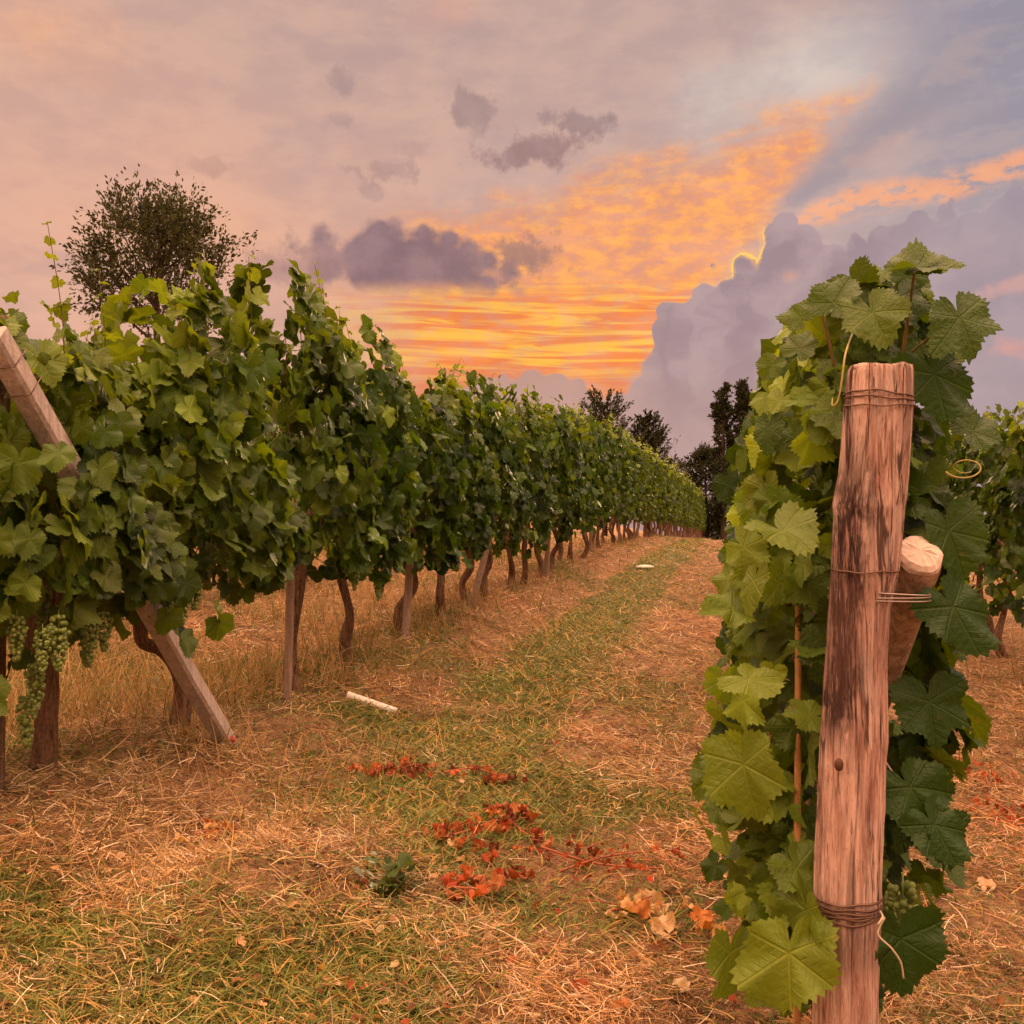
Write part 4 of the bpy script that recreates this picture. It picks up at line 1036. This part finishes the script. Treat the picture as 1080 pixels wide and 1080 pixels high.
# ------------------------------------------------------------------ cuttings with withered leaves, single dry leaves
def cutting(pts, nleaf, col, label, sz=(.022, .042), stem=True, spread=.065, group='vine cuttings lying on the grass', rise=.03):
    G = [ground_at(*p) for p in pts]; o3 = G[0].copy()
    r = np.random.default_rng(int(pts[0][0]*7 + pts[0][1]))
    root = thing('vine_cutting', label, 'vine cutting', tuple(o3), group)
    P = smoothpath([p - o3 + [0, 0, rise*(.6 + .6*r.random())] for p in G], 16)
    if stem:
        sb = MB(); tube(sb, P, np.linspace(.005, .003, 16), 6)
        for q in range(3):
            i = r.integers(2, 14); dv = np.array([*r.normal(0, .07, 2), .03]); tube(sb, [P[i], P[i]+dv*.5 + [0, 0, .01], P[i]+dv], .002, 5)
        sb.build('stem', M['twig'], root)
    lb = MB(); idx = r.integers(0, 16, nleaf)
    pp = P[idx] + r.normal(0, 1, (nleaf, 3))*[spread, spread, .008] + [0, 0, .012]
    gzv = gz(pp[:, 0]+o3[0], pp[:, 1]+o3[1]) - o3[2]; pp[:, 2] = np.maximum(gzv + .010 + r.random(nleaf)*.03, pp[:, 2]*0)
    cc = np.array(col)[r.integers(0, len(col), nleaf)]*(.75 + .5*r.random((nleaf, 1)))
    put_leaves(lb, pp, np.stack([r.normal(0, .5, nleaf), r.normal(-.2, .5, nleaf), np.ones(nleaf)], 1), r.normal(0, 1, (nleaf, 3)), r.uniform(sz[0], sz[1], nleaf), cc, 'dry')
    lb.build('withered_leaves', M['dry_leaf'], root)
RED = [(.30, .055, .020), (.38, .095, .032), (.15, .035, .018), (.42, .16, .07)]
TAN = [(.52, .30, .13), (.60, .40, .22), (.45, .17, .05)]
cutting([(388, 818), (420, 815), (445, 820)], 32, RED, 'bunch of red withered leaves on the grass, left end of the upper cuttings')
cutting([(468, 820), (500, 818), (535, 826)], 14, RED, 'red-leaved cutting with dark stem, right end of the upper cuttings')
cutting([(470, 890), (505, 880), (528, 866)], 40, RED, 'dense bunch of orange-red leaves in the middle of the near grass')
cutting([(535, 868), (550, 882), (572, 894)], 9, RED + TAN[:1], 'loose orange leaves with a pale one, just right of the dense bunch')
cutting([(535, 925), (545, 935)], 8, RED, 'few red leaves below the dense orange-red bunch', stem=False)
cutting([(478, 945), (500, 948), (515, 946)], 12, RED, 'flat dark red leaves lowest of the red cuttings')
cutting([(570, 900), (630, 918), (700, 925)], 18, RED[:3], 'long reddish cutting lying on red scraps left of the vine', (.015, .03), spread=.09)
cutting([(590, 925), (640, 912), (690, 905)], 14, RED[:3], 'second reddish stem over the red scraps left of the vine', (.012, .028), spread=.10)
cutting([(205, 885), (230, 882), (255, 888)], 9, TAN, 'tan and orange dry leaves heaped on straw at left')
cutting([(640, 968), (670, 965), (700, 975)], 9, TAN, 'large tan dry leaves on grass left of the vine', (.04, .062))
cutting([(712, 980), (735, 990)], 5, TAN, 'pale curled dry leaves beside the foot of the vine', (.035, .055), stem=False)
cutting([(990, 808), (1005, 812), (1018, 818)], 34, RED, 'small bright red leaf bunch on the straw right of the post', (.018, .034), spread=.10)
cutting([(1045, 850), (1065, 862), (1085, 868)], 24, RED, 'red leaf scraps at the right frame edge', (.016, .03), spread=.10)
def dry_leaf(px, py, s, col, label):
    p = ground_at(px, py); mb = MB(); r = np.random.default_rng(px)
    put_leaves(mb, np.zeros((1, 3)), np.array([[r.normal(0, .25), -.35, 1.]]), r.normal(0, 1, (1, 3)), np.array([s]), np.array([col]), 'dry')
    o = mb.build('dry_leaf', M['dry_leaf']); o.location = p + [0, 0, .022]; tag(o, label, 'leaf', 'single dry leaves on the ground')
dry_leaf(1040, 940, .042, (.62, .42, .26), 'pale tan leaf lying alone on straw at the right')
dry_leaf(978, 940, .036, (.56, .36, .2), 'tan leaf on the ground close right of the post')
dry_leaf(718, 1048, .03, (.6, .45, .28), 'small pale leaf near the bottom left of the vine')
dry_leaf(655, 1072, .03, (.5, .2, .07), 'orange leaf at the bottom edge left of the post')
dry_leaf(660, 792, .03, (.5, .2, .07), 'small orange leaf on the bare track')
dry_leaf(612, 1050, .03, (.35, .09, .04), 'dark red leaf on the straw at the bottom')
dry_leaf(160, 790, .035, (.58, .38, .18), 'tan leaf on straw by the crooked vine trunk')
dry_leaf(545, 735, .03, (.55, .40, .26), 'small pale leaf on the grass strip')
def weed():
    p = ground_at(412, 940); root = thing('leafy_weed', 'low dark green broad-leaved weed on the near straw', 'weed', tuple(p))
    r = np.random.default_rng(3); n = 60; a = r.uniform(0, 6.28, n); rr = r.uniform(.01, .11, n)
    mb = MB(); o = np.stack([np.cos(a), np.sin(a), np.zeros(n)], 1)
    put_leaves(mb, o*rr[:, None] + np.stack([0*a, 0*a, r.uniform(.02, .15, n)*r.random(n)], 1), -o*.5 + [0, 0, .8] + r.normal(0, .2, (n, 3)), o + [0, 0, .6], r.uniform(.012, .036, n), np.array([[.045, .07, .012]])*r.uniform(.7, 1.5, (n, 1)), 'low')
    mb.build('leaves', M['leaf_far'], root)
    sb = MB()
    for q in range(7): aa = q*.9; tube(sb, [(0, 0, 0), (.02*math.cos(aa), .02*math.sin(aa), .05), (.05*math.cos(aa), .05*math.sin(aa), .09)], .002, 5)
    sb.build('stem', M['shoot'], root)
weed()
def pipe():
    A, B = ground_at(366, 737) + [0, 0, .022], ground_at(418, 752) + [0, 0, .004]
    mb = MB(); n = 12; P = np.array([A + (B-A)*t for t in np.linspace(0, 1, n)]); sg = 20
    # hollow tube: outer wall, inner wall and rim
    d = unit(B-A); u = unit(np.cross(d, [0, 0, 1])); v = np.cross(u, d); a = np.linspace(0, 2*np.pi, sg, endpoint=False); V = []
    prof = [(t, .034) for t in np.linspace(0, 1, n)] + [(1, .030)] + [(t, .030) for t in np.linspace(1, 0, 4)] + [(0, .034)]
    for t, rr in prof: V.append(B*0 + (B-A)*t + np.outer(np.cos(a)*rr, u) + np.outer(np.sin(a)*rr*.85, v))
    m = len(prof); i, j = np.meshgrid(np.arange(m-1), np.arange(sg), indexing='ij'); j2 = (j+1) % sg
    mb.add(np.concatenate(V), np.stack([i*sg+j, i*sg+j2, (i+1)*sg+j2, (i+1)*sg+j], -1).reshape(-1, 4))
    o = mb.build('white_pipe', M['white']); o.location = A; tag(o, 'short white plastic pipe lying on the grass under the long row', 'pipe')
pipe()
def white_lump():
    p = ground_at(680, 600); mb = MB(); r = np.random.default_rng(2)
    V = ICO[0]*[.175, .13, .045]; V = V*(1 + .12*(fbm(V[:, 0]*20+9, V[:, 1]*20+V[:, 2]*9, 3) - .5))[:, None]; mb.add(V, ICO[1])
    o = mb.build('white_stone', M['white']); o.location = p + [0, 0, .03]; tag(o, 'flat white lump lying far along the grass path', 'stone')
white_lump()

# ------------------------------------------------------------------ trees
def tree_leaves(mb, r, P, D, size, col, spread=.6):
    """small pointed two-triangle leaves along directions D"""
    n = len(P); D = unit(D + r.normal(0, spread, (n, 3))); S = unit(np.cross(D, r.normal(0, 1, (n, 3)))); s = size*r.uniform(.6, 1.3, n)[:, None]
    V = np.stack([P, P + D*s*.5 + S*s*.22, P + D*s, P + D*s*.5 - S*s*.22], 1).reshape(-1, 3)
    c = np.array(col)*r.uniform(.5, 1.5, (n, 1)); mb.add(V, np.arange(n*4).reshape(n, 4), None, np.repeat(c, 4, 0))
def broad_tree(label, px, top, base_Y, wpx, name='tree', cat='tree', clumps=90, lsize=.14, per=90, col=(.035, .045, .016), seed=1, crown_low=.3, shape=None, group=None, spike=.25, rc=.5):
    r = np.random.default_rng(seed); T = at(px, top, base_Y); g = float(gz(T[0], base_Y)); h = T[2]-g; w = wpx/F*base_Y/2
    root = thing(name, label, cat, (T[0], base_Y, g), group)
    tb = MB(); tube(tb, smoothpath([(0, 0, -.3), (.05*w, 0, h*.3), (-.04*w, .0, h*.6), (0, 0, h*.9)], 16), np.linspace(h*.025, h*.004, 16), 10)
    fb = MB(); tips = []
    for k in range(clumps):
        t = r.random()**.8; z = h*(crown_low + (1-crown_low)*t)
        pr = shape(t) if shape else math.sqrt(max(0, 1-((t-.42)/.60)**2))
        a = r.uniform(0, 6.28); rad = w*pr*math.sqrt(r.uniform(.05, 1))*.92*(.72 + .5*float(vnoise(math.cos(a)*2.2 + seed, math.sin(a)*2.2 + t*3, 7)))
        tips.append((math.cos(a)*rad, math.sin(a)*rad, z))
    tips = np.array(tips)
    for q in tips[::3]:
        b = np.array([0, 0, max(h*.15, q[2] - np.hypot(q[0], q[1])*.9)]); tube(tb, smoothpath([b, (b+q)/2 + [0, 0, -.05*h*.2], q], 6), np.linspace(h*.007, h*.0015, 6), 5, caps=False)
    tb.build('trunk', M['tree_bark'], root)
    for q in tips:
        m = int(per*r.uniform(.5, 1.4)); o = np.array([q[0], q[1], (q[2]-h*.55)*.8]); o = o/(np.linalg.norm(o)+1e-6)
        L = w*rc*r.uniform(.6, 1.2); t = r.random(m)[:, None]
        # twigs fan outwards from the clump and carry the leaves
        k = r.integers(0, 9, m); tw = unit(o + r.normal(0, .75, (9, 3)) + [0, 0, spike]); P = q + tw[k]*t*L + r.normal(0, .05*L, (m, 3))
        tree_leaves(fb, r, P, tw[k], lsize, col)
    fb.build('crown', M['tree_leaf'], root); return root
broad_tree('dark feathery round-crowned tree behind the left rows', 168, 230, 30, 165, clumps=95, lsize=.16, per=170, col=(.040, .042, .020), seed=4, crown_low=.56, rc=.60, spike=.35)
def conifer(label, px, top, Y, wpx, seed, group=None):
    r = np.random.default_rng(seed); T = at(px, top, Y); g = float(gz(T[0], Y)); h = T[2]-g; w = wpx/F*Y/2
    root = thing('conifer_tree', label, 'tree', (T[0], Y, g), group)
    tb, fb = MB(), MB(); tube(tb, [(0, 0, -.3), (0, 0, h*.5), (0, 0, h)], (h*.02, h*.012, h*.002), 8)
    for z in np.linspace(.2, .98, 24):
        for q in range(6):
            a = r.uniform(0, 6.28); L = w*(1.02-z)**.75*r.uniform(.55, 1.25) + .16*w; o = np.array([math.cos(a), math.sin(a), .9*r.uniform(.6, 1.3)]); b = np.array([0, 0, h*z - .3*L])
            P = smoothpath([b, b + o*L*.5 - [0, 0, .05*L], b + o*L + [0, 0, .12*L]], 8); tube(tb, P, np.linspace(.03, .008, 8), 4, caps=False)
            m = 80; t = r.random(m)**.8; C = np.stack([np.interp(t*7, range(8), P[:, k]) for k in range(3)], 1) + r.normal(0, .03*L*1.0 + .02, (m, 3)); tree_leaves(fb, r, C, np.tile(o, (m, 1)), .17, (.022, .028, .016), .5)
    tb.build('trunk', M['tree_bark'], root); fb.build('crown', M['tree_leaf'], root)
conifer('dark spiky conifer, taller one rising behind the long row', 638, 424, 60, 135, 2, 'conifers behind the long row')
conifer('dark spiky conifer, smaller one just right of the taller conifer', 684, 440, 60, 75, 5, 'conifers behind the long row')
pop = lambda t: .55 + .45*math.sin(math.pi*min(1, t*.85 + .12)) if t < .93 else .45
broad_tree('tall narrow dark poplar, left of the pair beyond the path end', 763, 410, 95, 27, 'poplar_tree', 'tree', 130, .30, 90, (.022, .026, .015), 11, .12, pop, 'poplars beyond the path end', .7, .55)
broad_tree('tall narrow dark poplar, right of the pair by the vine leaves', 784, 408, 95, 24, 'poplar_tree', 'tree', 120, .30, 90, (.022, .026, .015), 12, .12, pop, 'poplars beyond the path end', .7, .55)
broad_tree('low broad dark tree at the foot of the poplars', 745, 480, 100, 62, 'bushy_tree', 'tree', 120, .34, 90, (.024, .026, .014), 13, .1, None, 'low trees at the end of the path', .2, .4)
broad_tree('small round dark bush right of the broad tree under the poplars', 775, 500, 98, 50, 'bushy_tree', 'tree', 90, .34, 80, (.022, .025, .013), 14, .05, None, 'low trees at the end of the path', .2, .4)
broad_tree('tiny treetop peeping over the far end of the long row', 711, 484, 125, 28, 'bushy_tree', 'tree', 40, .34, 60, (.03, .033, .016), 15, .2, None, 'low trees at the end of the path', .2, .4)
broad_tree('low scrub closing the end of the grass path', 757, 545, 118, 40, 'scrub_bush', 'bush', 60, .30, 80, (.035, .045, .015), 16, .0, None, None, .2, .5)
